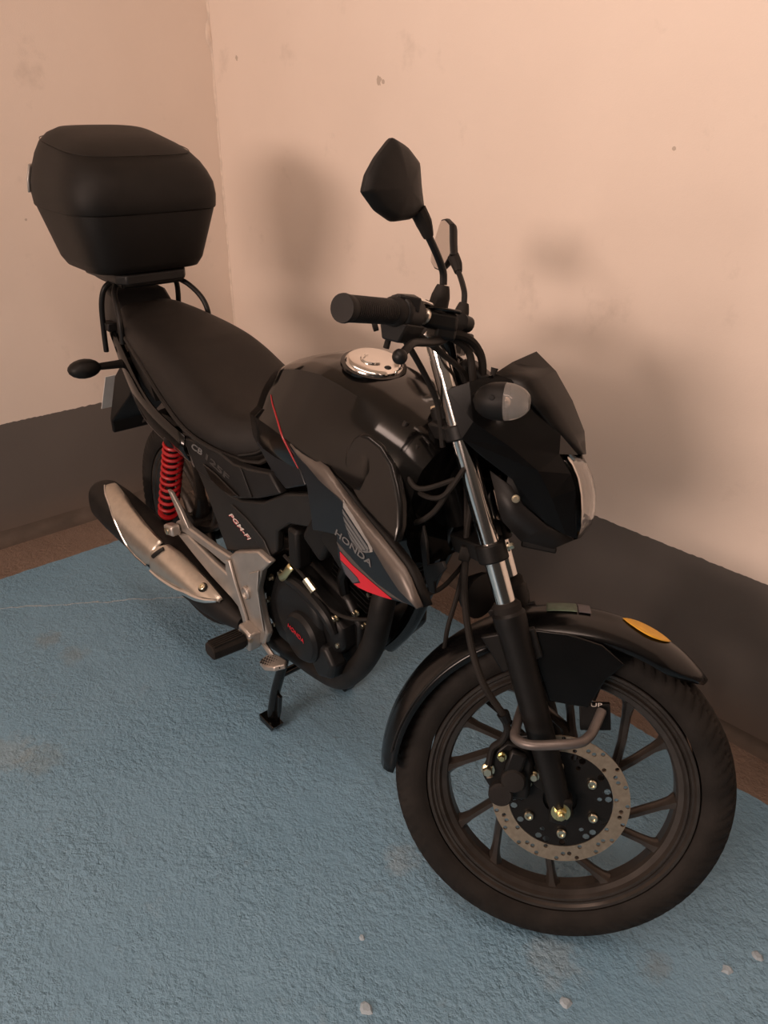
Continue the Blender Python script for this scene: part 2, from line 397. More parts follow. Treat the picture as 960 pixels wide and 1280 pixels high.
def wheel(name, c, R0, w, base, steer, disc):
    c = V(c); rr = .2286
    mb = MB()
    loop = [(-.031, rr + .011), (-.0285, rr + .0125), (-.026, rr + .009), (-.0255, rr - .001), (-.020, rr - .004), (-.016, rr - .014), (-.010, rr - .016),
            (.010, rr - .016), (.016, rr - .014), (.020, rr - .004), (.0255, rr - .001), (.026, rr + .009), (.0285, rr + .0125), (.031, rr + .011),
            (.0305, rr + .006), (.0235, rr + .001), (.0232, rr - .003), (.0282, rr - .006), (.0278, rr - .010), (.0215, rr - .0140), (.0185, rr - .023), (.012, rr - .0265),
            (-.012, rr - .0265), (-.0185, rr - .023), (-.0215, rr - .0140), (-.0278, rr - .010), (-.0282, rr - .006), (-.0232, rr - .003), (-.0235, rr + .001), (-.0305, rr + .006)]
    mb.lathe(c, (0, 1, 0), loop, 96, loop=True)
    root = mb.build(name, 'wheel', B, steer=steer, sharp=28)
    def pol(r, a, y=0): return c + V((r * math.cos(R(a)), y, r * math.sin(R(a))))
    for k in range(6):
        cc = base + 60 * k; mb = MB()
        for s, path in ((-1, [(.206, cc - 13.5), (.196, cc - 13.9), (.180, cc - 14.6), (.14, cc - 18), (.112, cc - 21), (.092, cc - 24)]),
                        (1, [(.206, cc + 13.5), (.196, cc + 12.4), (.180, cc + 9.6), (.14, cc - 1.5), (.112, cc - 14), (.092, cc - 22)])):
            P = [pol(r, a) for r, a in path]; hw = [.0165, .0100, .0078, .0074, .0080, .011]; hy = [.0165, .0135, .012, .012, .013, .015]; rings = []
            for i, p in enumerate(P):
                t = (P[min(i + 1, 5)] - P[max(i - 1, 0)]).normalized(); u = V((-t.z, 0, t.x))
                rings.append([p + u * hw[i] * a + V((0, hy[i] * b, 0)) for a, b in ((1, .35), (.45, 1), (-.45, 1), (-1, .35), (-1, -.35), (-.45, -1), (.45, -1), (1, -.35))])
            mb.loft(rings)
        stem = [(.098, cc - 23), (.075, cc - 25.5), (.035, cc - 27)]; rings = []
        for (r, a), w_, h_ in zip(stem, (.0105, .013, .017), (.015, .018, .024)):
            p = pol(r, a); t = (pol(.03, a) - pol(.1, a)).normalized(); u = V((-t.z, 0, t.x))
            rings.append([p + u * w_ * a_ + V((0, h_ * b_, 0)) for a_, b_ in ((1, .4), (.5, 1), (-.5, 1), (-1, .4), (-1, -.4), (-.5, -1), (.5, -1), (1, -.4))])
        mb.loft(rings); mb.build('spoke', 'wheel', root, steer=steer, sharp=50)
    tyre_mb(c, R0, w, True).build('tyre', 'rubber', root, steer=steer, sharp=40)
    MB().lathe(c, (0, 1, 0), [(-.052, .026), (-.052, .036), (-.034, .044), (-.02, .040), (.02, .040), (.034, .060), (.05, .060), (.052, .02)], 32).build('hub', 'satin_black', root, steer=steer)
    p = pol(.204, base + 30, 0)
    MB().tube([p, p + (c - p).normalized() * .012, p + (c - p).normalized() * .03], .004, k=1).build('valve_stem', 'rubber', root, steer=steer)
    return root
FC = V((1.295, 0, .305))
fw = wheel('front_wheel', FC, .305, .086, 52, True, True)
# perforated disc: real holes in a ring of cells
def disc_ring(c, y, r0, r1, th, nth, cells, hole):
    mb = MB(); nr = len(cells); c = V(c); z0 = len(mb.v)
    for i in range(nth):
        a0 = 2 * math.pi * i / nth; a1 = 2 * math.pi * (i + 1) / nth
        for j in range(nr):
            q0 = r0 + (r1 - r0) * j / nr; q1 = r0 + (r1 - r0) * (j + 1) / nr
            def P(u, v, d): 
                r = q0 + (q1 - q0) * v; a = a0 + (a1 - a0) * u
                return c + V((r * math.cos(a), y + d, r * math.sin(a)))
            B8 = [(0, 0), (.5, 0), (1, 0), (1, .5), (1, 1), (.5, 1), (0, 1), (0, .5)]
            if hole(i, j):
                rm = (q0 + q1) / 2; am = (a0 + a1) / 2; hr = hole(i, j); cc = c + V((rm * math.cos(am), y, rm * math.sin(am)))
                er = V((math.cos(am), 0, math.sin(am))); et = V((-math.sin(am), 0, math.cos(am)))
                H = [cc + et * (u - .5) * 2 * hr * (.7071 if abs(u - .5) > .4 and abs(v - .5) > .4 else 1) + er * (v - .5) * 2 * hr * (.7071 if abs(u - .5) > .4 and abs(v - .5) > .4 else 1) for u, v in B8]
                o = len(mb.v)
                F = [P(u, v, 0) for u, v in B8]; Bk = [P(u, v, th) for u, v in B8]; H2 = [h + V((0, th, 0)) for h in H]
                mb.add(F + H + Bk + H2, [(k, (k + 1) % 8, 8 + (k + 1) % 8, 8 + k) for k in range(8)] + [(16 + (k + 1) % 8, 16 + k, 24 + k, 24 + (k + 1) % 8) for k in range(8)] + [(8 + k, 8 + (k + 1) % 8, 24 + (k + 1) % 8, 24 + k) for k in range(8)])
            else:
                F = [P(0, 0, 0), P(1, 0, 0), P(1, 1, 0), P(0, 1, 0)]; Bk = [P(0, 0, th), P(1, 0, th), P(1, 1, th), P(0, 1, th)]
                mb.add(F + Bk, [(0, 1, 2, 3), (7, 6, 5, 4)])
        # rims of the ring
        for r in (r0, r1):
            a = [c + V((r * math.cos(t), y + d, r * math.sin(t))) for t, d in ((a0, 0), (a1, 0), (a1, th), (a0, th))]
            mb.add(a, [(0, 1, 2, 3)])
    return mb
pat = {0: {1}, 1: {2}, 2: {0}, 3: set(), 4: {2}, 5: {1}}
disc_ring(FC, -.060, .091, .120, .004, 60, [0, 1, 2], lambda i, j: .0041 if j in pat[i % 6] else 0).build('brake_disc', 'steel', fw, steer=True, sharp=30)
disc_ring(FC, -.059, .030, .0905, .003, 36, [0, 1, 2, 3], lambda i, j: .0062 if (j == 3 and i % 6 in (1, 2, 4)) else (.0045 if j == 2 and i % 6 == 1 else 0)).build('disc_carrier', 'satin_black', fw, steer=True, sharp=30)
for k in range(6):
    a = R(44 + 60 * k); p = FC + V((.064 * math.cos(a), -.061, .064 * math.sin(a)))
    MB().lathe(p, RIGHT, [(0, .0085), (.004, .0085), (.006, .0070), (.006, .0042), (.003, .0040)], 16).build('disc_bolt', 'zinc', fw, steer=True)
MB().lathe(FC + V((0, -.100, 0)), RIGHT, [(0, .0165), (.003, .0165), (.0035, .012)], 20).build('axle_washer', 'gold_zinc', fw, steer=True)
MB().lathe(FC + V((0, -.1035, 0)), RIGHT, [(0, .0115), (.008, .0115), (.010, .009)], 6).build('axle_nut', 'gold_zinc', fw, steer=True)
MB().lathe(FC + V((0, -.11, 0)), RIGHT, [(0, .0065), (.009, .0065), (.011, .004)], 14).build('axle_end', 'gold_zinc', fw, steer=True)

RC = V((0, 0, .310))
rw = wheel('rear_wheel', RC, .310, .092, 40, False, False)
MB().lathe(RC, (0, 1, 0), [(-.075, .02), (-.075, .072), (-.055, .080), (-.05, .02)], 32).build('drum_brake_plate', 'satin_black', rw)

# ---- fork
def along(y, d): return FC + V((0, y, 0)) + KD * d
for s in (-1, 1):
    y = .085 * s
    leg = MB().lathe(along(y, -.022), KD, [(0, .016), (.004, .019), (.05, .0205), (.10, .0225), (.20, .0245), (.345, .0262), (.362, .0285), (.380, .0285), (.385, .0245)], 28).build('fork_leg', 'satin_black', B, steer=True)
    MB().lathe(along(y, .36), KD, [(0, .0172), (.47, .0172)], 28).build('fork_tube', 'chrome', leg, steer=True, label='chrome upper fork tube')
    MB().lathe(along(y, .362), KD, [(0, .0245), (.012, .0245), (.018, .019)], 24).build('dust_seal', 'rubber', leg, steer=True)
    MB().lathe(along(y, .826), KD, [(0, .0172), (.004, .0195), (.014, .0195), (.018, .012)], 6).build('fork_cap', 'chrome', leg, steer=True)
    MB().box(along(y, .0), (.034, .036, .05)).build('axle_clamp', 'satin_black', leg, steer=True, bevel=.006)
for nm, d, th in (('lower_triple_clamp', .452, .032), ('upper_triple_clamp', .662, .026)):
    mb = MB()
    for s in (-1, 1): mb.lathe(along(.085 * s, d), KD, [(0, .026), (th, .026)], 24)
    t = KD.cross(V((0, 1, 0))); q = along(0, d) + V((-.045, 0, 0))
    outl = [along(-.09, d) + t * .02, along(-.085, d) - t * .026, q - t * .03 + V((0, -.03, 0)), q - t * .03 + V((0, .03, 0)), along(.085, d) - t * .026, along(.09, d) + t * .02, q + t * .03 + V((0, .03, 0)), q + t * .03 + V((0, -.03, 0))]
    mb.prism(outl, KD * th)
    cl = mb.build(nm, 'satin_black', B, steer=True, bevel=.003)
    for s in (-1, 1): MB().bolt(along(.075 * s, d + th / 2) - t * .026, -t, .006, .008).build('clamp_bolt', 'zinc', cl, steer=True)
cl_up = bpy.data.objects['upper_triple_clamp']
MB().lathe(along(0, .688) + V((-.05, 0, 0)), KD, [(0, .017), (.012, .017), (.016, .010)], 6).build('stem_nut', 'zinc', cl_up, steer=True)
MB().lathe(along(-.03, .688) + V((-.03, 0, 0)), KD, [(0, .020), (.02, .018), (.022, .014), (.020, .004)], 20).build('ignition_switch', 'black_plastic', cl_up, steer=True)

# ---- front mudguard: arc about the axle, with cheeks that reach down beside the fork
def arc(r, a, y): return FC + V((r * math.cos(R(a)), y, r * math.sin(R(a))))
mb = MB(); rows = []
N_ = 40
for i in range(N_ + 1):
    a = 52 + (186 - 52) * i / N_; e = min(i / 5, 1, (N_ - i) / 3 + .55); hw = .056 * (e ** .5 if i < 5 else 1) + .0; hw = max(hw, .008)
    if i > N_ - 3: hw *= .92
    sec = [(-1.22, -.028), (-1.16, -.016), (-1.0, -.005), (-.66, .004), (-.33, .008), (0, .010), (.33, .008), (.66, .004), (1.0, -.005), (1.16, -.016), (1.22, -.028)]
    rows.append([arc(.325 + dr * min(1, .3 + e), a, s * hw) for s, dr in sec])
mg = mb.grid(rows).build('front_mudguard', 'fairing_black', B, steer=True, solid=.003, sharp=60)
for s in (-1, 1):
    mb = MB(); ck = [(1.190, .606), (1.150, .590), (1.135, .570), (1.160, .540), (1.205, .545), (1.236, .487), (1.301, .491), (1.318, .545), (1.342, .582), (1.30, .606), (1.24, .612)]
    mb.prism([(x, s * .070, z) for x, z in ck], (0, s * .006, 0)).build('fork_cheek', 'fairing_black', mg, steer=True, bevel=.002)
    MB().prism([(1.10, s * .070, .575), (1.185, s * .070, .612), (1.21, s * .070, .565), (1.15, s * .070, .52)], (0, s * .014, 0)).build('mudguard_bracket', 'satin_black', mg, steer=True, bevel=.003)
    for (x, z) in ((1.156, .585), (1.186, .508)): MB().bolt((x, s * .084 if z > .55 else s * .074, z), (0, s, 0), .0062, .007, 12).build('mudguard_bolt', 'zinc', mg, steer=True)
    # bright edge line of the rear blade
    MB().tube([arc(.309, a, s * .0665) for a in range(118, 180, 6)], .0022, n=6, k=2).build('mudguard_edge', 'dark_plastic', mg, steer=True)
def patch_on_guard(name, a0, a1, y0f, y1f, m, lab):
    rows = []
    for i in range(13):
        t = i / 12; a = a0 + (a1 - a0) * t; y0, y1 = y0f(t), y1f(t)
        rows.append([arc(.3362 - 2.6 * (y0 + (y1 - y0) * k / 6) ** 2, a, y0 + (y1 - y0) * k / 6) for k in range(7)])
    MB().grid(rows).build(name, m, mg, steer=True, solid=.0005, label=lab, offset=0)
patch_on_guard('oval_sticker', 68, 83.5, lambda t: -.004 - .032 * math.sin(math.pi * t) ** .7, lambda t: -.004 + .026 * math.sin(math.pi * t) ** .8, 'yellow_sticker', 'yellow oval sticker')
patch_on_guard('square_sticker', 97, 106, lambda t: -.022, lambda t: .03, 'green_sticker', 'faded green sticker')
patch_on_guard('small_sticker', 93, 96.6, lambda t: -.022, lambda t: .03, 'grey_decal', 'small grey sticker')

# ---- caliper, hose, cables, fork tube guard with reflector
mb = MB()
mb.prism([(1.152, -.052, .325), (1.158, -.052, .372), (1.180, -.052, .402), (1.214, -.052, .404), (1.236, -.052, .372), (1.240, -.052, .30), (1.205, -.052, .292), (1.172, -.052, .303)], (0, -.034, 0))
cal = mb.build('brake_caliper', 'satin_black', B, steer=True, bevel=.008)
MB().prism([(1.190, -.086, .395), (1.222, -.086, .390), (1.215, -.086, .345), (1.185, -.086, .350)], (0, -.014, 0)).build('caliper_body', 'satin_black', cal, steer=True, bevel=.006)
for x, z in ((1.206, .338), (1.190, .307)): MB().lathe((x, -.084, z), RIGHT, [(0, .0215), (.016, .0215), (.020, .0185), (.0205, .004)], 24).build('piston_housing', 'soft_rubber', cal, steer=True)
MB().bolt((1.160, -.086, .342), RIGHT, .009, .012).build('banjo_bolt', 'zinc', cal, steer=True)
MB().tube([(1.158, -.088, .347), (1.166, -.092, .330)], .006, k=1).build('banjo_pipe', 'steel', cal, steer=True)
MB().bolt((1.178, -.098, .378), RIGHT, .006, .009).build('bleed_screw', 'gold_zinc', cal, steer=True)
MB().prism([(1.20, -.060, .41), (1.255, -.060, .43), (1.29, -.060, .33), (1.262, -.060, .315), (1.235, -.060, .33)], (0, -.012, 0)).build('caliper_bracket', 'satin_black', cal, steer=True, bevel=.003)
for x, z in ((1.240, .345), (1.226, .422)): MB().bolt((x, -.075, z), RIGHT, .007, .008, 12).build('bracket_bolt', 'zinc', cal, steer=True)
hose = MB().tube([(.93, -.14, 1.06), (.965, -.115, 1.055), (.990, -.095, 1.039), (1.003, -.088, 1.003), (1.020, -.055, .93), (1.037, -.042, .806), (1.041, -.045, .748), (1.047, -.055, .706), (1.060, -.075, .635), (1.090, -.112, .562), (1.122, -.122, .508), (1.151, -.120, .476), (1.168, -.110, .456)], .0062, n=10).build('brake_hose', 'rubber', B, steer=True)
MB().tube([(1.163, -.112, .462), (1.172, -.108, .448)], [.011, .009], k=1).build('hose_clip', 'satin_black', hose, steer=True)
MB().tube([(1.168, -.110, .452), (1.177, -.104, .430), (1.172, -.098, .405), (1.160, -.092, .385), (1.160, -.090, .352)], .0065).build('hose_pipe', 'pipe_black', hose, steer=True)
MB().box((1.046, -.054, .706), (.02, .022, .026)).build('hose_guide', 'rubber', hose, steer=True, bevel=.003)
MB().tube([(.985, -.03, .95), (1.02, -.03, .83), (1.044, -.04, .708), (1.046, -.038, .632), (1.041, -.035, .540), (1.06, .03, .46), (1.20, .07, .36), (1.29, .06, .31)], .0042, n=8).build('speedometer_cable', 'rubber', B, steer=True)
MB().tube([(1.03, -.10, .639), (1.038, -.08, .636), (1.043, -.05, .643), (1.04, 0, .668)], .0042, n=8).build('horn_wire', 'rubber', B)
gt = MB().tube([(1.20, -.02, .46), (1.190, -.105, .432), (1.197, -.128, .428), (1.220, -.140, .432), (1.260, -.140, .444), (1.292, -.132, .452), (1.306, -.118, .458), (1.315, -.10, .466), (1.326, -.068, .489)], .0085, n=14).build('tube_guard', 'grey_tube', B, steer=True, label='grey bent tube around the fork leg')
ref = MB().prism([(1.288, -.062, .489), (1.338, -.062, .502), (1.350, -.062, .455), (1.300, -.062, .442)], (0, .012, 0)).build('side_reflector', 'black_plastic', gt, steer=True, bevel=.002)
text_part('reflector_mark', 'UP', (1.308, -.0632, .4900), (1.326, -.0632, .4945), (1.3062, -.0632, .4965), (0, 0, 0), 'white_print', gt, steer=True)

# ---- headlight fairing (half outline traced in bike axes, mirrored)
P_ = dict(a=(.969, -.128, .975), b=(1.0, -.118, .994), c=(1.04, -.096, 1.013), d=(1.065, -.088, 1.008), e=(1.107, -.080, .977), f=(1.157, -.071, .935), g=(1.192, -.035, .905),
          h=(1.161, -.078, .905), i=(1.186, -.074, .877), j=(1.199, -.074, .855), k=(1.219, -.062, .773), l=(1.200, -.071, .777), m=(1.168, -.0836, .791), n=(1.124, -.095, .819),
          o=(1.098, -.104, .855), p=(1.041, -.118, .885), q=(1.008, -.127, .906), r=(1.020, -.129, .935), s=(1.085, -.113, .905), t=(1.135, -.101, .875), u=(1.165, -.090, .835))
HF = [('a', 'b', 'c', 'd', 'e', 'f', 'h', 't', 's', 'r'), ('a', 'r', 'q'), ('f', 'g', 'h'), ('r', 's', 't', 'u', 'm', 'n', 'o', 'p', 'q'), ('h', 'i', 't'), ('i', 'j', 'u', 't'), ('j', 'k', 'l', 'u'), ('l', 'm', 'u')]
keys = list(P_)
mb = MB()
for s in (1, -1):
    mb.add([(P_[k][0], P_[k][1] * s, P_[k][2]) for k in keys], [tuple(keys.index(x) for x in (fc if s == 1 else fc[::-1])) for fc in HF])
top = [P_['c'], P_['d']]
mb.grid([[P_['b'], P_['c'], P_['d']], [(.985, 0, .985), (1.03, 0, 1.005), (1.06, 0, 1.01)], mir([P_['b'], P_['c'], P_['d']], -1)])
fair = mb.build('headlight_fairing', 'fairing_black', B, steer=True, solid=.004, smooth=False)
ROW = [[(1.036, -.072, 1.010), (1.058, -.042, 1.032), (1.092, 0, 1.056)], [(1.073, -.092, .999), (1.105, -.052, 1.016), (1.130, 0, 1.030)], [(1.115, -.090, .967), (1.143, -.052, .978), (1.166, 0, .988)],
       [(1.156, -.070, .932), (1.178, -.042, .938), (1.196, 0, .942)], [(1.190, -.034, .906), (1.2, -.018, .905), (1.207, 0, .905)]]
mb = MB().grid([r + [(x, -y, z) for x, y, z in r[-2::-1]] for r in ROW])
mb.build('windscreen', 'smoke', fair, steer=True, solid=.004, sharp=16)
# lower cowl (chin) under the light
mb = MB()
for s in (1, -1):
    q = [(1.061, -.108 * s, .862), (1.098, -.112 * s, .845), (1.124, -.106 * s, .817), (1.168, -.088 * s, .789), (1.215, -.058 * s, .771), (1.187, -.05 * s, .748), (1.131, -.085 * s, .757), (1.096, -.102 * s, .785)]
    fs = [(0, 1, 2, 7), (2, 3, 6, 7), (3, 4, 5, 6)]
    mb.add(q, fs if s == 1 else [f[::-1] for f in fs])
mb.grid([[(1.131, -.085, .757), (1.187, -.05, .748), (1.215, -.058, .771)], [(1.131, .085, .757), (1.187, .05, .748), (1.215, .058, .771)]])
mb.build('lower_cowl', 'dark_plastic', fair, steer=True, solid=.004, sharp=12)
MB().box((1.165, 0, .742), (.06, .10, .012)).build('cowl_stay', 'satin_black', fair, steer=True, bevel=.003)
for s in (-1, 1): MB().bolt((1.110, s * .113, .826), (0, s, 0), .005, .004, 12).build('cowl_screw', 'zinc', fair, steer=True)
# lens and reflector
def lens_rows(dx, k):
    R5 = [(.905, 1.163, .058, 1.200), (.890, 1.176, .065, 1.213), (.870, 1.190, .070, 1.227), (.845, 1.200, .074, 1.238), (.82, 1.207, .073, 1.243), (.795, 1.213, .068, 1.243), (.772, 1.217, .058, 1.232), (.766, 1.215, .045, 1.222)]
    out = []
    for z, xs, ys, xc in R5:
        out.append([(xs + (xc - xs) * (1 - (abs(j) / 6) ** 2.2) ** .8 - dx, ys * k * j / 6, z) for j in range(-6, 7)])
    return out
MB().grid(lens_rows(0, 1)).build('headlight_lens', 'clear', fair, steer=True, solid=.003, sharp=60)
mb = MB(); rings = []
for d, k in ((0, 1.0), (.025, .86), (.05, .62), (.065, .30), (.068, .12)):
    rings.append([(1.172 - d - .02 * math.cos(a) * 0 + (.018 * -math.sin(a)) * (1 if d == 0 else .3), .062 * k * math.cos(a), .838 + .064 * k * math.sin(a)) for a in (2 * math.pi * j / 24 for j in range(24))])
mb.loft(rings, cap=False).build('headlight_reflector', 'chrome', fair, steer=True, solid=.002)
LR = lens_rows(.003, .97); MB().grid([[V(q) for q in r[:2]] + [V(r[1]) + V((-.03, .018, 0))] for r in LR]).build('headlight_bezel', 'chrome', fair, steer=True, solid=.002)
MB().grid([[V(r[-2]) + V((-.03, -.018, 0))] + [V(q) for q in r[-2:]] for r in LR]).build('headlight_bezel', 'chrome', fair, steer=True, solid=.002)
MB().lathe((1.11, 0, .838), (1, 0, 0), [(0, .010), (.025, .010), (.035, .006), (.038, .001)], 16).build('headlight_bulb', 'clear_lens', fair, steer=True)
MB().lathe((1.09, 0, .838), (1, 0, 0), [(0, .05), (.02, .06), (.05, .066), (.07, .066)], 24).build('headlight_shell', 'black_plastic', fair, steer=True)
mb = MB().box((1.005, 0, .995), (.075, .15, .045), Matrix.Rotation(R(28), 3, 'Y'))
ins = mb.build('instrument_panel', 'black_plastic', B, steer=True, bevel=.012)
MB().box((.992, 0, 1.0185), (.062, .125, .004), Matrix.Rotation(R(28), 3, 'Y')).build('dial_glass', 'ignition', ins, steer=True, bevel=.002)
MB().box((.975, -.05, 1.008), (.012, .012, .012)).build('reset_button', 'rubber', ins, steer=True, bevel=.003)
MB().tube([(1.035, -.105, 1.010), (1.036, -.105, 1.022)], [.004, .006], k=1).build('screen_fastener', 'rubber', fair, steer=True)

# ---- turn signals
def half_ball(c, sc, lo, hi, rot, nu=18, nv=9):
    rings = []
    for i in range(nv + 1):
        t = lo + (hi - lo) * i / nv
        if abs(t) >= .999: t = .999 * (1 if t > 0 else -1)
        r = math.sqrt(max(1 - abs(t) ** 2.3, 0)); rings.append([V(c) + rot @ V((t * sc[0], math.cos(a) * r * sc[1], math.sin(a) * r * sc[2])) for a in (2 * math.pi * j / nu for j in range(nu))])
    return MB().loft(rings)
for s in (-1, 1):
    rot = Matrix.Rotation(R(-8), 3, 'Y') @ Matrix.Rotation(R(8 * s), 3, 'Z'); c = (1.060, .165 * s, .976)
    ts = half_ball(c, (.045, .030, .0295), -.999, .12, rot).build('front_turn_signal', 'black_plastic', B, steer=True)
    half_ball(c, (.044, .0295, .029), .12, .93, rot).build('signal_lens', 'clear_lens', ts, steer=True, label='clear signal lens')
    MB().ball((1.064, .166 * s, .976), .007, (1.2, 1, 1)).build('signal_bulb', 'amber', ts, steer=True)
    MB().tube([(1.035, .105 * s, .968), (1.045, .135 * s, .972), (1.050, .150 * s, .974)], [.013, .010, .014], k=3).build('signal_stalk', 'rubber', ts, steer=True)
    MB().bolt((1.045, .190 * s, .980), (0, s, 0), .004, .003, 12).build('signal_screw', 'satin_black', ts, steer=True)

# ---- handlebar, grips, switchgear, levers
HB = [(.845, -.372, 1.066), (.897, -.245, 1.076), (.928, -.165, 1.078), (.950, -.105, 1.058), (.962, -.065, 1.020), (.967, -.035, 1.004), (.968, 0, 1.002)]
bar = MB().tube(HB + [(x, -y, z) for x, y, z in HB[-2::-1]], .0111, n=14, k=6).build('handlebar', 'gloss_black', B, steer=True)
MB().tube([along(-.03, .688) + V((-.01, 0, 0)), (.966, -.03, 1.0)], .014, k=1).build('bar_riser', 'satin_black', bar, steer=True)
MB().tube([along(.03, .688) + V((-.01, 0, 0)), (.966, .03, 1.0)], .014, k=1).build('bar_riser', 'satin_black', bar, steer=True)
for s in (-1, 1):
    a, b = V((.845, .372 * s, 1.065)), V((.893, .255 * s, 1.0755)); ax = (b - a).normalized(); L_ = (b - a).length
    prof = [(0, .015), (0, .0185), (.004, .0192), (.010, .0182)]
    for i in range(22): prof += [(.014 + i * (L_ - .03) / 22, .0178), (.014 + (i + .6) * (L_ - .03) / 22, .0178), (.014 + (i + .65) * (L_ - .03) / 22, .0168), (.014 + (i + .95) * (L_ - .03) / 22, .0168)]
    prof += [(L_ - .014, .019), (L_ - .008, .0215), (L_, .0215)]
    MB().lathe(a, ax, prof, 24).build('grip', 'soft_rubber', bar, steer=True)
    c = V((.902, .232 * s, 1.075))
    sw = MB().lathe(b, ax, [(0, .022), (.004, .0255), (.038, .0265), (.046, .022), (.052, .020)], 18); sw.prism([(.874, .268 * s, 1.060), (.880, .262 * s, 1.036), (.905, .262 * s, 1.034), (.915, .262 * s, 1.062)], V((.018, -.045 * s, .002)))
    sw.box(c + V((-.002, 0, .015)), (.034, .055, .020), Matrix.Rotation(R(-22 * s), 3, 'Z'))
    sw.build('switch_housing', 'dark_plastic', bar, steer=True, bevel=.004)
    MB().tube([(.872, .262 * s, 1.052), (.866, .264 * s, 1.049)], .006, k=1).build('starter_button', 'rubber', bar, steer=True)
    MB().tube([(.888, .250 * s, 1.036), (.887, .252 * s, 1.024)], .0045, k=1).build('switch_knob', 'rubber', bar, steer=True)
    lev = MB().tube([(.955, .135 * s, 1.058), (.951, .165 * s, 1.050), (.944, .20 * s, 1.044), (.936, .24 * s, 1.041), (.928, .28 * s, 1.037), (.921, .305 * s, 1.022)], [.009, .008, .0072, .0066, .006, .006], n=12, flat=.8)
    lev.ball((.919, .312 * s, 1.017), .0108)
    lev.build('brake_lever' if s < 0 else 'clutch_lever', 'satin_black', bar, steer=True)
    MB().box((.948, .150 * s, 1.062), (.034, .05, .024), Matrix.Rotation(R(-25 * s), 3, 'Z')).build('lever_perch', 'satin_black', bar, steer=True, bevel=.005)
    # mirror stem boot
    MB().tube([(.938, .168 * s, 1.090), (.940, .170 * s, 1.112), (.941, .171 * s, 1.128)], [.0155, .014, .009], k=3).build('mirror_boot', 'rubber', bar, steer=True)
mc = MB(); mc.box((.938, -.160, 1.077), (.062, .046, .028), Matrix.Rotation(R(26), 3, 'Z'), taper=.93)
mcy = mc.build('master_cylinder', 'satin_black', bar, steer=True, bevel=.007)
MB().box((.938, -.160, 1.0935), (.062, .046, .006), Matrix.Rotation(R(26), 3, 'Z')).build('reservoir_cap', 'gloss_black', bar, steer=True, bevel=.003)
MB().tube([(.903, -.215, 1.098), (.922, -.195, 1.099), (.945, -.165, 1.092), (.965, -.14, 1.08)], .0035).build('throttle_cable', 'chrome', bar, steer=True)
MB().lathe((.926, -.192, 1.078), (-.6, -.7, .2), [(0, .012), (.004, .012), (.006, .008)], 16).build('sight_glass', 'brushed', bar, steer=True)
MB().lathe((.972, -.118, 1.082), V((.5, .8, -.1)), [(0, .013), (.018, .013), (.022, .009)], 14).build('cylinder_cap', 'dark_plastic', bar, steer=True)
for i, pts in enumerate(([(.915, -.22, 1.055), (.955, -.15, 1.030), (.99, -.08, 1.0), (1.0, -.05, .94)], [(.94, -.16, 1.06), (.985, -.11, 1.06), (1.012, -.075, 1.03), (1.016, -.06, .97), (1.0, -.05, .90)], [(.915, .20, 1.06), (.965, .12, 1.055), (1.005, .075, 1.02), (1.01, .05, .94)], [(.900, -.235, 1.05), (.93, -.15, 1.0), (.955, -.09, .95), (.975, -.07, .88)])):
    MB().tube(pts, (.0052, .0068, .005, .0048)[i], n=8).build('control_cable', 'rubber', bar, steer=True)
# fasteners and plates seen on the bar mount
MB().prism([(.945, -.030, 1.035), (.962, -.026, 1.035), (.972, -.026, .985), (.955, -.030, .985)], (0, .02, 0)).build('bar_clamp', 'brushed', bar, steer=True, bevel=.003)

# ---- mirrors
RM = [(.856, -.299, 1.29), (.869, -.27, 1.289), (.884, -.242, 1.277), (.891, -.233, 1.246), (.899, -.222, 1.217), (.888, -.251, 1.2), (.873, -.285, 1.189), (.857, -.319, 1.195), (.842, -.347, 1.211), (.842, -.341, 1.233), (.847, -.325, 1.259)]
for s in (1, -1):
    nrm = V((math.cos(R(25)), -math.sin(R(25)) * s, .1)).normalized(); pts = [V((x, y * s, z)) for x, y, z in RM]; cen = sum(pts, V((0, 0, 0))) / len(pts)
    mb = MB(); rings = []
    ring0 = [p.copy() for p in pts]
    dens = []
    for i in range(len(ring0)):
        p0, p1, p2 = (ring0[(i + d) % len(ring0)] for d in (-1, 0, 1))
        dens += [p1.lerp(p0, .16), p1.lerp(p1.lerp((p0 + p2) / 2, .5), .10), p1.lerp(p2, .16)]
    for k, d in ((.93, -.006), (.985, -.0055), (1.0, -.003), (1.0, .002), (.93, .008), (.80, .012), (.5, .017), (.2, .019)):
        rings.append([cen + (p - cen) * k + nrm * d + V((.004, 0, -.006)) * (1 - k) for p in dens])
    mr = mb.loft(rings).build('mirror', 'black_plastic', B, steer=True, sharp=30)
    MB().loft([[cen + (p - cen) * .93 - nrm * d for p in dens] for d in (.0062, .0072)]).build('mirror_glass', 'mirror_glass', mr, steer=True, smooth=False)
    MB().tube([(.941, -.171 * s, 1.128), (.938, -.174 * s, 1.145), (.931, -.188 * s, 1.160), (.920, -.208 * s, 1.178), (.910, -.222 * s, 1.192)], .0056).build('mirror_stem', 'satin_black', mr, steer=True)
    MB().tube([(.914, -.217 * s, 1.186), (.906, -.228 * s, 1.202), (.896, -.238 * s, 1.216)], [.0075, .0115, .012], k=3).build('mirror_socket', 'rubber', mr, steer=True)

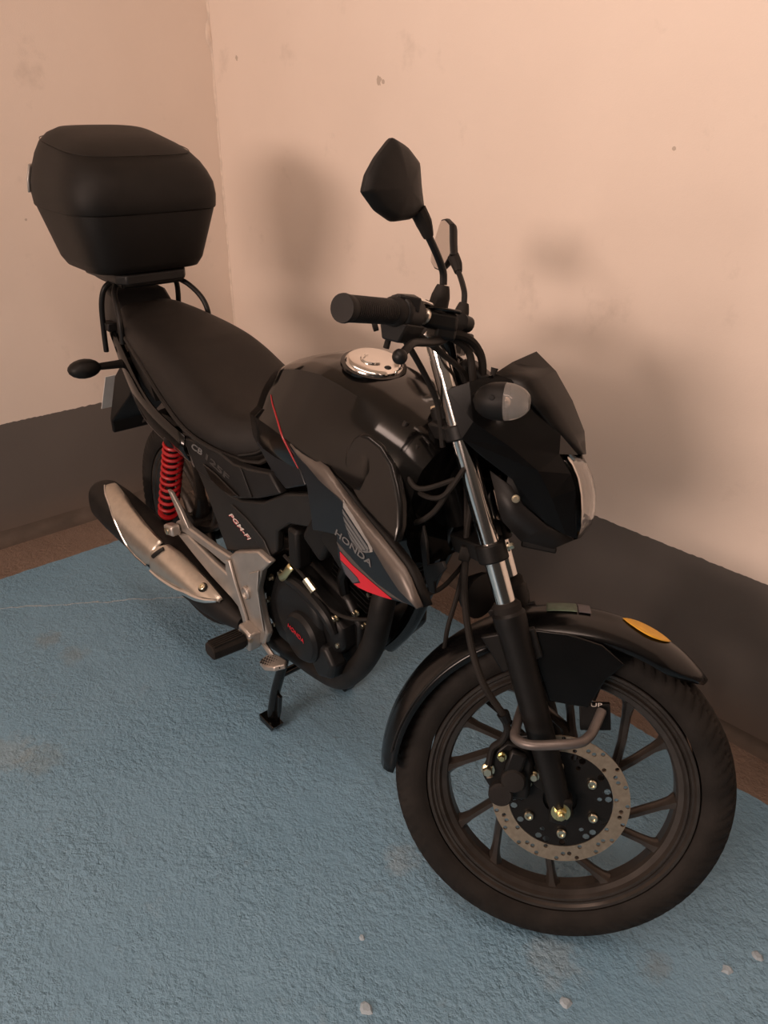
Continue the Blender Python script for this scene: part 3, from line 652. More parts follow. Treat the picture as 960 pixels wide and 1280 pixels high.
# ---- fuel tank
XT = [.485, .52, .58, .65, .72, .78, .85, .92, .975, 1.01]
ZT = [.878, .915, .944, .965, .974, .971, .962, .947, .928, .895]
YC = [.060, .085, .108, .114, .117, .119, .120, .120, .112, .095]
ZC = [.850, .872, .888, .899, .906, .908, .908, .902, .885, .855]
YM = [.085, .118, .142, .152, .156, .156, .155, .152, .140, .120]
ZM = [.815, .830, .846, .848, .842, .834, .826, .818, .805, .785]
mb = MB(); rings = []
def lerp_tab(x, T):
    for i in range(len(XT) - 1):
        if x <= XT[i + 1] + 1e-9:
            t = (x - XT[i]) / (XT[i + 1] - XT[i]); return T[i] + (T[i + 1] - T[i]) * t
    return T[-1]
for i in range(43):
    x = XT[0] + (XT[-1] - XT[0]) * i / 42
    zt, yc, zc, ym, zm = (lerp_tab(x, T) for T in (ZT, YC, ZC, YM, ZM))
    half = [(0, zt), (yc * .30, zt - .001), (yc * .58, zt - .008), (yc * .72, zt - .016), (yc * .90, zc + .012), (yc, zc), (yc + (ym - yc) * .45, zc - .03), (ym, zm), (ym - .004, zm - .05), (ym - .02, zm - .09), (ym * .5, zm - .11), (0, zm - .11)]
    ring = [(x, -y, z) for y, z in half] + [(x, y, z) for y, z in half[-2:0:-1]]
    rings.append(ring)
mb.loft(rings)
tank = mb.build('fuel_tank', 'gloss_black', B, sharp=26, bevel=0)
capn = V((.20, 0, 1)).normalized(); cc = V((.779, 0, .974))
MB().lathe(cc, capn, [(-.004, .062), (.002, .062), (.003, .056)], 40).build('cap_ring', 'gloss_black', tank)
MB().lathe(cc, capn, [(.001, .055), (.006, .0545), (.010, .050), (.0115, .046), (.012, .012), (.012, .001)], 44).build('fuel_cap', 'chrome', tank, sharp=60, label='chrome fuel filler cap')
t1 = capn.cross(V((0, 1, 0))).normalized()
MB().tube([cc + capn * .0125 + t1 * (.020 * math.cos(a)) + V((0, .026 * math.sin(a), 0)) for a in (R(d) for d in range(190, 361, 15))], .0035, n=8, k=1).build('cap_latch', 'chrome', tank)
MB().ball(cc + capn * .011 - t1 * .038, .007, (1, 1, .6)).build('cap_hinge', 'satin_black', tank)
for s in (-1, 1):   # inner dark knee recess panels
    q = [(.895, -.137, .905), (.883, -.146, .893), (.872, -.152, .872), (.874, -.156, .850), (.886, -.160, .828), (.902, -.163, .810), (.942, -.168, .785), (.98, -.172, .770), (1.033, -.176, .760), (1.030, -.162, .790), (1.016, -.150, .820), (.998, -.142, .845), (.975, -.135, .875), (.945, -.134, .897), (.915, -.134, .906)]
    MB().prism(mir([(x, y + .011, z) for x, y, z in q], -s), (0, .02 * -s, 0)).build('tank_side_panel', 'fairing_black', tank, bevel=.006, seg=3)

# ---- tank shrouds
SA, SB = -.077, -.11
def sy(x, d=0): return SA + SB * x - d
U_ = [(.728, .838), (.765, .834), (.800, .831), (.841, .832), (.92, .797), (1.021, .769), (1.089, .745), (1.126, .698)]
M_ = [(.735, .834), (.755, .824), (.792, .818), (.84, .806), (.91, .798), (.953, .781), (.99, .760), (1.021, .745), (1.045, .731), (1.084, .712), (1.128, .702)]
L_1 = [(.738, .812), (.760, .800), (.783, .776), (.795, .726), (.801, .690), (.845, .706), (.889, .722)]
L_2 = [(.891, .681), (.912, .653), (.957, .648), (1.053, .678), (1.106, .698), (1.130, .704)]
for s in (-1, 1):
    k = -s
    up = resample([(x, (sy(x) + .016), z) for x, z in U_], 20); md = resample([(x, sy(x), z) for x, z in [(.726, .836), (.757, .823)] + M_[2:]], 20)
    mb = MB(); poly = [(x, sy(x), z) for x, z in M_[:-1]] + [(x, sy(x), z) for x, z in (L_1 + L_2)[::-1]]
    mb.prism(mir(poly, k), (0, .006 * k, 0))
    shr = mb.build('tank_shroud', 'blue_panel', B, bevel=.002)
    mb = MB().grid([mir(up, k), mir(md, k)]); mb.build('shroud_facet', 'silver_and_sheen', shr, solid=.004, offset=-1 if k > 0 else 1, sharp=60, label='silver grey upper facet with its reflection painted in')
    MB().grid([mir([(p.x + .001, p.y + .001, p.z - .001) for p in up], k), mir([(p.x + .004, p.y + .018, p.z - .001) for p in up], k)]).build('shroud_inner_edge', 'black_plastic', shr, solid=.003)
    # rear band beside the seat, with the red pinstripe
    red = [(.665, .917), (.672, .902), (.678, .888), (.690, .870), (.701, .855), (.730, .828), (.765, .804)]
    MB().tube(mir([(.595, -.111, .889), (.613, -.120, .878), (.635, -.129, .869), (.665, -.142, .859), (.693, -.1535, .846), (.706, -.1555, .836), (.719, -.1555, .823), (.733, -.1555, .809), (.748, -.156, .796)], k), [.0008, .0015, .0017, .0019, .0020, .0020, .0018, .0015, .0010], n=8, k=3).build('pinstripe', 'red_line', shr, label='red pinstripe')
    # intake scoop behind the blue panel
    q = [(.801, .700), (.845, .710), (.889, .722), (.891, .685), (.912, .657), (.880, .640), (.850, .655), (.82, .665)]
    MB().prism(mir([(x, sy(x) + .012, z) for x, z in q], k), (0, .03 * k, 0)).build('air_scoop', 'black_plastic', shr, bevel=.003)
    def decal(name, pts, m, off, lab=None):
        MB().prism(mir([(x, sy(x, off), z) for x, z in pts], k), (0, .0006 * k, 0)).build(name, m, shr, smooth=False, label=lab)
    decal('red_graphic', [(.900, .693), (.942, .686), (1.0, .6845), (1.055, .684), (1.062, .683), (1.04, .6745), (1.018, .667), (.99, .658), (.962, .651), (.945, .650), (.968, .664), (.958, .670), (.93, .674), (.902, .677)], 'red_decal', .0007, 'red painted wedge')
    decal('grey_graphic', [(.901, .675), (.93, .672), (.957, .668), (.962, .664), (.943, .650), (.919, .656)], 'grey_decal', .0006)
    decal('stripe_graphic', [(.889, .708), (.90, .696), (.942, .6885), (1.0, .687), (1.055, .6862), (1.105, .6985), (1.087, .695), (1.018, .690), (.968, .694)], 'silver_and_sheen', .0006)
    W = [[(.913, .803), (.94, .789), (.97, .775), (.995, .762), (1.003, .755), (1.005, .745), (.995, .739), (.996, .744), (.99, .752), (.95, .770), (.913, .788)],
         [(.910, .783), (.94, .769), (.993, .745), (.989, .739), (.945, .759), (.912, .775)],
         [(.912, .770), (.95, .754), (.984, .739), (.978, .734), (.95, .747), (.916, .762)],
         [(.919, .758), (.95, .744), (.975, .734), (.968, .729), (.945, .740), (.924, .750)],
         [(.927, .746), (.95, .736), (.966, .729), (.958, .7245), (.945, .730), (.934, .738)],
         [(.940, .733), (.956, .7245), (.985, .733), (.995, .739), (.990, .7415), (.976, .732), (.958, .729), (.945, .735)]]
    for i, w in enumerate(W): decal('wing_feather', w, 'silver_decal' if i in (0,) else 'emblem_grey', .0007)
    if k == 1: text_part('lettering', 'HONDA', (.884, sy(.884, .0012), .721), (1.001, sy(1.001, .0012), .7125), (.8905, sy(.8905, .0012), .735), (0, 0, 0), 'emblem_grey', shr, label='grey maker lettering', bold=.02)
    else: text_part('lettering', 'HONDA', (1.001, -sy(1.001, .0012), .7125), (.884, -sy(.884, .0012), .721), (1.005, -sy(1.005, .0012), .733), (0, 0, 0), 'emblem_grey', shr, bold=.02)

# ---- seat
XS = [-.225, -.205, -.165, -.105, -.04, .05, .13, .20, .27, .34, .42, .49, .535, .56]
ZTs = [.898, .914, .918, .912, .905, .895, .884, .866, .840, .816, .802, .806, .822, .838]
WS = [.030, .062, .092, .112, .126, .142, .152, .158, .162, .164, .156, .132, .110, .092]
ZL = [.886, .884, .880, .872, .860, .838, .808, .778, .752, .738, .730, .722, .726, .745]
mb = MB(); rings = []
def tab(x, X, T):
    for i in range(len(X) - 1):
        if x <= X[i + 1] + 1e-9: return i, (x - X[i]) / (X[i + 1] - X[i])
    return len(X) - 2, 1.0
def smooth_tab(x, X, T):
    i, t = tab(x, X, T); p0, p1, p2, p3 = (T[max(min(i + d, len(T) - 1), 0)] for d in (-1, 0, 1, 2))
    return .5 * ((2 * p1) + (p2 - p0) * t + (2 * p0 - 5 * p1 + 4 * p2 - p3) * t * t + (3 * p1 - p0 - 3 * p2 + p3) * t ** 3)
for i in range(57):
    x = XS[0] + (XS[-1] - XS[0]) * i / 56; zt, w, zl = (smooth_tab(x, XS, T) for T in (ZTs, WS, ZL))
    h = zt - zl; dish = .010 if .15 < x < .5 else .004
    half = [(0, zt - dish * .4), (w * .30, zt - dish * .2), (w * .55, zt), (w * .72, zt - .05 * h), (w * .84, zt - .16 * h), (w * .93, zt - .36 * h), (w * .985, zt - .64 * h), (w, zt - .90 * h), (w * .975, zl), (w * .6, zl - .004), (0, zl - .004)]
    rings.append([(x, -y, z) for y, z in half] + [(x, y, z) for y, z in half[-2:0:-1]])
seat = mb.loft(rings).build('seat', 'vinyl', B, sharp=60)
for s in (-1, 1):
    MB().tube([(x, s * smooth_tab(x, XS, WS) * .99, smooth_tab(x, XS, ZL) - .006) for x in [XS[0] + .02 + (XS[-1] - XS[0] - .02) * i / 30 for i in range(31)]], .006, n=8, k=1).build('seat_skirt', 'rubber', seat)
MB().tube([(XS[i], y, z) for i, y, z in ((11, -.132, .728), (12, -.111, .745), (13, -.088, .775), (13, -.06, .815), (13, -.02, .835), (13, .02, .835), (13, .06, .815), (13, .088, .775), (12, .111, .745), (11, .132, .728))], .005, n=8).build('seat_nose_gap', 'black_plastic', seat)

# ---- tail, rear mudguard, plate, rear signals, rack
for s in (-1, 1):
    k = -s
    up = [(-.245, -.075, .868), (-.201, -.090, .848), (-.10, -.112, .815), (.02, -.136, .770), (.12, -.150, .742), (.20, -.154, .728), (.285, -.152, .712)]
    lo = [(-.235, -.084, .836), (-.179, -.090, .783), (-.125, -.100, .712), (-.025, -.115, .662), (.07, -.128, .652), (.16, -.138, .652), (.295, -.150, .652)]
    u_, l_ = resample(catmull(up, 4), 18), resample(catmull(lo, 4), 18)
    md = [a.lerp(b, .5) + V((0, -.010, 0)) for a, b in zip(u_, l_)]
    rows = [mir(u_, k), mir(md, k), mir(l_, k), mir([p + V((0, .03, -.006)) for p in l_], k)]
    tc = MB().grid(rows).build('tail_cowl', 'gloss_black', B, solid=.004, offset=-1 if k > 0 else 1, sharp=35)
    MB().tube(mir([p + V((0, -.001, -.001)) for p in l_], k), .0026, n=8, k=1).build('tail_edge_trim', 'grey_tube', tc)
    MB().prism(mir([(.270, -.152, .715), (.283, -.154, .712), (.318, -.156, .645), (.305, -.154, .648)], k), (0, .008 * k, 0)).build('cowl_end_trim', 'grey_tube', tc, bevel=.001)
    MB().prism(mir([(-.17, -.088, .868), (-.02, -.124, .838), (.10, -.142, .788), (.13, -.146, .752), (.04, -.130, .765), (-.06, -.112, .80)], k), (0, .012 * k, 0)).build('seat_rail_cover', 'black_plastic', tc)
tp = MB().loft([[(-.36, -.045, .905), (-.36, .045, .905), (-.36, .045, .86), (-.36, -.045, .86)], [(-.30, -.070, .948), (-.30, .070, .948), (-.30, .085, .845), (-.30, -.085, .845)], [(-.22, -.078, .938), (-.22, .078, .938), (-.22, .092, .835), (-.22, -.092, .835)], [(-.17, -.075, .905), (-.17, .075, .905), (-.17, .09, .83), (-.17, -.09, .83)]]).build('tail_piece', 'dark_plastic', B, bevel=.008)
MB().box((-.372, 0, .875), (.03, .085, .035)).build('tail_light', 'red_lens', tp, bevel=.006)
for s in (-1, 1): MB().box((-.215, .098 * s, .858), (.045, .025, .022)).build('grab_bracket', 'satin_black', tp, bevel=.003)
# licence plate holder hanging from the tail
rm = MB().loft([[(-.18, -.065, .80), (-.18, .065, .80), (-.10, .065, .80), (-.10, -.065, .80)], [(-.30, -.072, .69), (-.30, .072, .69), (-.20, .075, .66), (-.20, -.075, .66)], [(-.39, -.070, .535), (-.39, .070, .535), (-.375, .07, .53), (-.375, -.07, .53)], [(-.40, -.066, .488), (-.40, .066, .488), (-.385, .066, .486), (-.385, -.066, .486)]]).build('rear_mudguard', 'black_plastic', B, bevel=.004)
MB().prism([(-.352, -.078, .676), (-.352, .078, .676), (-.425, .078, .556), (-.425, -.078, .556)], (-.003, 0, .001)).build('licence_plate', 'plate_white', rm, label='white licence plate seen edge on')
MB().box((-.325, 0, .688), (.06, .06, .03)).build('plate_light', 'black_plastic', rm, bevel=.004)
rows = [[(RC.x + r * math.cos(R(a)), y, RC.z + r * math.sin(R(a))) for y, r in ((-.062, .325), (-.05, .338), (0, .345), (.05, .338), (.062, .325))] for a in range(38, 128, 6)]
MB().grid(rows).build('inner_mudguard', 'black_plastic', rm, solid=.003)
for s in (-1, 1):
    rot = Matrix.Rotation(R(90 if s < 0 else -90), 3, 'Z'); c = (-.105, .215 * s, .788)
    ts = half_ball((-.105, .222 * s, .790), (.030, .042, .024), -.999, .999, Matrix.Identity(3)).build('rear_turn_signal', 'black_plastic', B)
    half_ball((-.109, .223 * s, .790), (.032, .036, .021), -.999, -.2, Matrix.Identity(3)).build('signal_lens', 'clear_lens', ts)
    MB().tube([(-.13, .07 * s, .775), (-.115, .13 * s, .782), (-.107, .185 * s, .788), (-.105, .20 * s, .790)], [.015, .011, .009, .013], k=4).build('signal_stalk', 'rubber', ts)
rk = MB()
for s in (-1, 1):
    rk.tube([(-.17, .080 * s, .976), (-.135, .104 * s, .958), (-.095, .118 * s, .930), (-.074, .124 * s, .895), (-.074, .125 * s, .845)], .0072, n=12)
    rk.tube([(-.20, .080 * s, .976), (-.203, .102 * s, .958), (-.213, .111 * s, .918), (-.225, .111 * s, .85), (-.232, .110 * s, .786)], .0072, n=12)
    rk.tube([(-.34, .07 * s, .976), (-.25, .080 * s, .976), (-.125, .080 * s, .976)], .0072, n=12)
rk.tube([(-.125, -.082, .976), (-.122, 0, .976), (-.125, .082, .976)], .0072, n=12); rk.tube([(-.34, -.07, .976), (-.345, 0, .976), (-.34, .07, .976)], .0072, n=12)
rack = rk.build('luggage_rack', 'satin_black', B)
mb = MB().prism([(-.36, -.080, .980), (-.32, -.100, .980), (-.13, -.098, .980), (-.10, -.080, .980), (-.10, .080, .980), (-.13, .098, .980), (-.32, .100, .980), (-.36, .080, .980)], (0, 0, .026))
mb.build('mounting_plate', 'dark_plastic', rack, bevel=.005)

# ---- side covers
for s in (-1, 1):
    k = -s
    low = [(.300, .650), (.326, .618), (.352, .585), (.374, .550), (.400, .505), (.426, .465), (.49, .495), (.555, .522), (.592, .518), (.643, .565), (.648, .615), (.695, .652), (.764, .674), (.800, .700), (.795, .735), (.775, .752), (.68, .715), (.60, .665), (.509, .633), (.45, .628), (.399, .634), (.345, .640)]
    sc = MB().prism(mir([(x, -.148, z) for x, z in low], k), (0, .02 * k, 0)).build('side_cover', 'side_grey', B, bevel=.005)
    up = [(.28, .708), (.302, .655), (.326, .640), (.399, .636), (.492, .632), (.594, .672), (.68, .716), (.640, .748), (.56, .728), (.50, .718), (.42, .728), (.36, .722)]
    MB().prism(mir([(x, -.155, z) for x, z in up], k), (0, .022 * k, 0)).build('seat_side_panel', 'dark_plastic', sc, bevel=.004)
    MB().prism(mir([(.37, -.156, .676), (.43, -.156, .670), (.52, -.156, .650), (.498, -.156, .640), (.45, -.156, .638), (.405, -.156, .646)], k), (0, -.005 * k, 0)).build('panel_recess', 'gloss_black', sc, bevel=.003)
    MB().prism(mir([(.530, -.157, .722), (.538, -.157, .722), (.575, -.157, .668), (.566, -.157, .664)], k), (0, -.002 * k, 0)).build('panel_ridge', 'side_grey', sc, bevel=.001)
    MB().prism(mir([(.55, -.125, .775), (.574, -.118, .812), (.640, -.130, .853), (.690, -.140, .835), (.735, -.152, .808), (.775, -.160, .772), (.70, -.156, .735), (.63, -.140, .742)], k), (0, .01 * k, 0)).build('tank_corner_panel', 'blue_panel', sc, bevel=.003)
    MB().prism(mir([(.47, -.1485, .61), (.53, -.1485, .60), (.60, -.1485, .575), (.625, -.1485, .545), (.615, -.1485, .53), (.57, -.1485, .555), (.50, -.1485, .585)], k), (0, -.004 * k, 0)).build('cover_swage', 'side_grey', sc, bevel=.003)
    if k == 1:
        text_part('emblem', 'CB', (.312, -.1558, .692), (.362, -.1558, .690), (.322, -.1558, .709), (0, 0, 0), 'emblem_grey', sc, label='silver two letter emblem', bold=.03)
        text_part('emblem_number', '125F', (.378, -.1558, .688), (.475, -.1558, .668), (.386, -.1558, .704), (0, 0, 0), 'dark_print', sc, bold=.03)
        text_part('side_lettering', 'PGM-FI', (.452, -.1492, .5735), (.534, -.1492, .542), (.462, -.1492, .585), (0, 0, 0), 'white_print', sc, shear=.25, label='small white and red lettering', bold=.01)
        text_part('side_lettering', 'PGM-FI', (.450, -.1488, .5715), (.532, -.1488, .540), (.460, -.1488, .583), (0, 0, 0), 'red_decal', sc, shear=.25, bold=.01)

# ---- frame
fr = MB()
hs0, hs1 = along(0, .49) + V((-.052, 0, 0)), along(0, .66) + V((-.052, 0, 0))
fr.cyl(hs0, hs1, .030, 20)
fr.tube([hs0 + V((-.04, 0, .13)), (.80, 0, .79), (.60, 0, .74), (.45, 0, .70)], .022, n=12)
fr.tube([hs0 + V((0, 0, .03)), (.965, 0, .62), (.90, 0, .46), (.84, 0, .37)], .019, n=12)
for s in (-1, 1):
    fr.tube([(.62, .05 * s, .745), (.50, .10 * s, .60), (.455, .11 * s, .44), (.47, .10 * s, .32)], .016, n=10)
    fr.tube([(.50, .09 * s, .70), (.20, .10 * s, .74), (-.15, .075 * s, .83), (-.25, .06 * s, .86)], .012, n=10)
    fr.tube([(.48, .11 * s, .52), (.20, .105 * s, .69), (.10, .095 * s, .755)], .011, n=10)
fr.build('frame', 'gloss_black', B)
frame = bpy.data.objects['frame']
MB().prism([(1.03, -.10, .775), (1.05, -.11, .755), (1.058, -.112, .715), (1.10, -.12, .745), (1.108, -.12, .735), (1.075, -.112, .690), (1.078, -.112, .668), (1.064, -.11, .664), (1.048, -.11, .69), (1.025, -.10, .74)], (0, .006, 0)).build('shroud_stay', 'dark_plastic', frame, bevel=.001)
MB().box((.86, 0, .70), (.22, .16, .13)).build('intake_box', 'black_plastic', frame, bevel=.02)
MB().lathe((1.075, -.02, .635), (1, 0, .1), [(0, .03), (.02, .042), (.03, .042), (.034, .02)], 24).build('horn', 'satin_black', frame)
MB().box((.40, 0, .63), (.22, .20, .16)).build('battery_box', 'black_plastic', frame, bevel=.02)
MB().tube([(.95, -.07, .93), (.935, -.10, .86), (.955, -.105, .80), (1.0, -.10, .77), (1.04, -.085, .80), (1.06, -.06, .86)], .005, n=8).build('wiring_loom', 'rubber', frame)
for i, pts in enumerate(([(.985, -.075, .90), (.99, -.10, .86), (1.02, -.10, .84), (1.06, -.06, .86)], [(.97, -.06, .87), (1.0, -.09, .83), (1.05, -.08, .83), (1.07, -.05, .88)])):
    MB().tube(pts, .0045, n=8).build('wiring_loom', 'rubber', frame)
for c_ in ((.955, -.075, .895), (.965, -.07, .868)):
    MB().lathe(c_, KD, [(0, .018), (.014, .018), (.016, .012)], 16).build('headstock_collar', 'satin_black', frame)

# ---- swingarm, rear shocks, chain case
sw = MB()
for s in (-1, 1): sw.tube([(.46, .085 * s, .36), (.22, .100 * s, .335), (.0, .105 * s, .31), (-.03, .105 * s, .308)], [.022, .020, .018, .014], n=12)
sw.cyl((.46, -.10, .36), (.46, .10, .36), .02)
swing = sw.build('swingarm', 'satin_black', B)
MB().bolt((0, -.122, .31), RIGHT, .014, .012).build('rear_axle_nut', 'zinc', swing)
MB().prism([(.47, .115, .40), (.20, .115, .41), (-.06, .115, .385), (-.09, .115, .31), (-.06, .115, .245), (.20, .115, .235), (.46, .115, .27)], (0, .035, 0)).build('chain_case', 'satin_black', swing, bevel=.012)
for s in (-1, 1):
    a, b = V((.060, .125 * s, .385)), V((.185, .130 * s, .690)); ax = (b - a).normalized(); L_ = (b - a).length
    sh = MB().cyl(a, b, .011, 14); sh.lathe(a, ax, [(0, .013), (.02, .016), (.12, .016), (.122, .011)], 18).lathe(b, -ax, [(0, .016), (.03, .026), (.036, .026)], 18)
    shock = sh.build('shock_absorber', 'satin_black', B)
    u = ax.orthogonal().normalized(); w = ax.cross(u); turns = 11; pts = []
    for i in range(turns * 18 + 1):
        t = i / (turns * 18); tt = t + .05 * math.sin(math.pi * t) ; ang = 2 * math.pi * turns * t
        pts.append(a + ax * (.045 + (L_ - .085) * tt / 1.0) + (u * math.cos(ang) + w * math.sin(ang)) * .0238)
    MB().tube(pts, .0047, n=8, k=1).build('spring', 'red_spring', shock, label='red coil spring')
    MB().lathe(a + ax * .03, ax, [(0, .024), (.006, .027), (.009, .027), (.011, .015)], 20).build('spring_seat', 'red_spring', shock)

# ---- engine
eng = MB()
eng.prism([(.50, -.10, .30), (.50, -.10, .46), (.58, -.10, .52), (.70, -.10, .55), (.82, -.10, .52), (.865, -.10, .47), (.865, -.10, .40), (.80, -.10, .315), (.60, -.10, .285)], (0, .19, 0))
engine = eng.build('engine', 'engine_black', B, bevel=.012)
cv = [(.613, .497), (.590, .450), (.568, .385), (.575, .345), (.606, .318), (.645, .316), (.686, .322), (.735, .335), (.776, .348), (.82, .385), (.85, .425), (.845, .470), (.82, .485), (.782, .498), (.713, .512), (.654, .515)]
MB().loft([[(x + (.71 - x) * q, y, z + (.42 - z) * q) for x, z in cv] for q, y in ((0, -.098), (0, -.124), (.03, -.131), (.10, -.136), (.5, -.138))]).build('crankcase_cover', 'cover_black', engine, sharp=40)
MB().lathe((.705, -.134, .432), RIGHT, [(0, .088), (.008, .085), (.014, .078), (.017, .066), (.018, .02)], 40).build('clutch_cover', 'cover_black', engine)
MB().lathe((.742, -.140, .405), RIGHT, [(0, .060), (.020, .057), (.028, .050), (.030, .044), (.031, .01)], 36).build('clutch_boss', 'cover_black', engine, sharp=25)
text_part('cover_lettering', 'HONDA', (.709, -.1722, .4195), (.766, -.1722, .409), (.7115, -.1722, .4305), (0, 0, 0), 'red_decal', engine, label='red maker lettering')
MB().tube([(.65, -.138, .50), (.72, -.142, .512), (.80, -.142, .49), (.83, -.140, .455)], [.010, .014, .013, .009], n=10).build('cover_rib', 'cover_black', engine)
MB().loft([[(.80 + a * .045 * q, y, .372 + b * .045 * q) for a, b in ((-1, -.2), (-.3, -1), (.7, -.6), (1, .3), (.3, 1), (-.6, .8))] for q, y in ((1, -.12), (1, -.150), (.8, -.156))]).build('oil_filter_cover', 'cover_black', engine, bevel=.004)
for x, z in ((.588, .467), (.629, .499), (.822, .485), (.834, .426), (.825, .388), (.762, .342), (.709, .326), (.594, .345), (.573, .40)):
    MB().bolt((x, -.128, z), RIGHT, .0058, .008).build('cover_bolt', 'zinc', engine)
for x, y, z in ((.85, -.098, .50), (.868, -.075, .545), (.862, -.085, .47), (.715, -.125, .590), (.760, -.10, .605), (.667, -.125, .553), (.735, -.09, .60)):
    MB().bolt((x, y, z), RIGHT, .0055, .008).build('engine_bolt', 'zinc', engine)
tilt = R(14); cax = V((math.sin(tilt), 0, math.cos(tilt))); ct = V((math.cos(tilt), 0, -math.sin(tilt))); c0 = V((.80, 0, .50))
def slab(d, hx, hy, th):
    o = c0 + cax * d; poly = []
    for a, b in ((-1, -.8), (-.8, -1), (.8, -1), (1, -.8), (1, .8), (.8, 1), (-.8, 1), (-1, .8)): poly.append(o + ct * hx * a + V((0, hy * b, 0)))
    return poly, cax * th
cyl = MB(); p, o_ = slab(0, .058, .062, .15); cyl.prism(p, o_); cyl.build('cylinder', 'engine_black', engine, bevel=.004)
for i in range(9):
    p, o_ = slab(.012 + i * .0125, .074, .084, .0035); MB().prism(p, o_).build('cooling_fin', 'engine_black', engine)
p, o_ = slab(.128, .072, .085, .055); MB().prism(p, o_).build('cylinder_head', 'engine_black', engine, bevel=.008)
p, o_ = slab(.183, .055, .070, .028); MB().prism(p, o_).build('head_cover', 'engine_black', engine, bevel=.008)
MB().tube([(.80, -.088, .515), (.80, -.094, .56), (.82, -.09, .60)], .012).build('breather_pipe', 'engine_black', engine)
clp = MB().tube([(.655, -.150, .508), (.672, -.152, .520), (.690, -.150, .545), (.694, -.146, .552)], .009, n=10, flat=.45).build('cable_clamp', 'gold_zinc', engine, label='yellow plated cable clamp')
MB().tube([(.66, -.14, .56), (.72, -.14, .545), (.755, -.138, .525), (.80, -.13, .497), (.86, -.12, .50), (.93, -.10, .53)], .0042, n=8).build('clutch_cable', 'rubber', engine)
MB().tube([(.735, -.140, .538), (.762, -.138, .522)], .0085, k=1, n=8).build('cable_adjuster', 'zinc', engine)
MB().box((.705, -.13, .60), (.035, .04, .09)).build('throttle_body', 'black_plastic', engine, bevel=.008)
MB().box((.79, -.135, .665), (.07, .03, .09), Matrix.Rotation(R(30), 3, 'Y')).build('hose_cover', 'black_plastic', engine, bevel=.01)

# ---- exhaust
ex = MB().tube([(.895, -.035, .60), (.922, -.07, .615), (.928, -.095, .57), (.924, -.102, .522), (.906, -.102, .456), (.870, -.102, .386), (.816, -.102, .317), (.775, -.102, .293), (.722, -.102, .281), (.62, -.104, .272), (.54, -.112, .272), (.48, -.128, .284), (.44, -.145, .300)], .0245, n=20)
exh = ex.build('exhaust_pipe', 'pipe_black', B)
MB().lathe((.893, -.03, .598), (.6, -.75, .2), [(0, .032), (.012, .032), (.014, .026)], 20).build('exhaust_flange', 'satin_black', exh)
MA, MT = V((.43, -.158, .308)), V((-.24, -.182, .350))
rings = []
def muf(d, rx, rz, dz=0):
    p = MA.lerp(MT, d) + V((0, 0, dz)); ax = (MT - MA).normalized(); u = V((0, 1, 0)); u = (u - ax * u.dot(ax)).normalized(); w = ax.cross(u)
    return [p + u * rx * math.copysign(abs(math.cos(a)) ** .8, math.cos(a)) + w * rz * math.copysign(abs(math.sin(a)) ** .8, math.sin(a)) for a in (2 * math.pi * j / 32 for j in range(32))]
mf = MB().loft([muf(-.10, .020, .020), muf(-.06, .026, .026), muf(-.03, .031, .031), muf(.0, .036, .036), muf(.10, .044, .045), muf(.3, .050, .055, .004), muf(.6, .054, .064, .008), muf(.85, .054, .064, .010), muf(.97, .050, .060, .010), muf(1.0, .044, .054, .010), muf(1.0, .030, .038, .008), muf(.97, .028, .034, .008)])
muffler = mf.build('muffler', 'pipe_black', B, sharp=40)
def muf_pt(d, deg, k=0.0):
    D = [-.03, 0, .1, .3, .6, .85, .97, 1.0]; T = ([.028, .036, .044, .050, .054, .054, .050, .044], [.028, .036, .045, .055, .064, .064, .060, .054], [0, 0, 0, .004, .008, .010, .010, .010])
    i = 0
    while i < len(D) - 2 and D[i + 1] < d: i += 1
    t = (d - D[i]) / (D[i + 1] - D[i]); rx, rz, dz = (q[i] + (q[i + 1] - q[i]) * t for q in T)
    p = MA.lerp(MT, d) + V((0, 0, dz)); ax = (MT - MA).normalized(); u = V((0, 1, 0)); u = (u - ax * u.dot(ax)).normalized(); w = ax.cross(u); a = R(deg)
    return p + u * (rx + k) * math.copysign(abs(math.cos(a)) ** .8, math.cos(a)) + w * (rz + k) * math.copysign(abs(math.sin(a)) ** .8, math.sin(a))
def interp(x, X, Y):
    for i in range(len(X) - 1):
        if x <= X[i + 1]: return Y[i] + (Y[i + 1] - Y[i]) * (x - X[i]) / (X[i + 1] - X[i])
    return Y[-1]
def shield(name, X, LO, UP, n, m, off):
    rows = []
    for i in range(n + 1):
        d = X[0] + (X[-1] - X[0]) * i / n; lo, up = interp(d, X, LO), interp(d, X, UP)
        rows.append([muf_pt(d, lo + (up - lo) * j / 16, off - (.004 if j in (0, 16) else 0) - (.003 if i in (0, n) else 0)) for j in range(17)])
    return MB().grid(rows).build(name, m, muffler, solid=.002, sharp=40, offset=0)
sh1 = shield('rear_heat_shield', [.40, .46, .55, .62, .70, .78, .86, .92], [186, 168, 168, 178, 202, 228, 246, 264], [252, 253, 257, 262, 268, 274, 280, 284], 24, 'brushed', .007)
sh1['label'] = 'brushed silver rear heat shield'
sh2 = shield('front_heat_shield', [.0, .05, .10, .20, .30, .375, .43], [236, 212, 198, 182, 172, 166, 166], [252, 258, 262, 264, 264, 258, 196], 22, 'brushed', .008)
sh2['label'] = 'brushed silver front heat shield'
MB().tube([muf_pt(d, interp(d, [.0, .05, .10, .20, .30, .375, .43], [238, 210, 196, 180, 170, 164, 164]), .007) for d in (.01, .05, .10, .16, .22, .30, .375, .425)], [.004, .007, .0085, .0085, .0085, .008, .006], n=10, k=3).build('shield_edge', 'polished', muffler, label='polished shield edge')
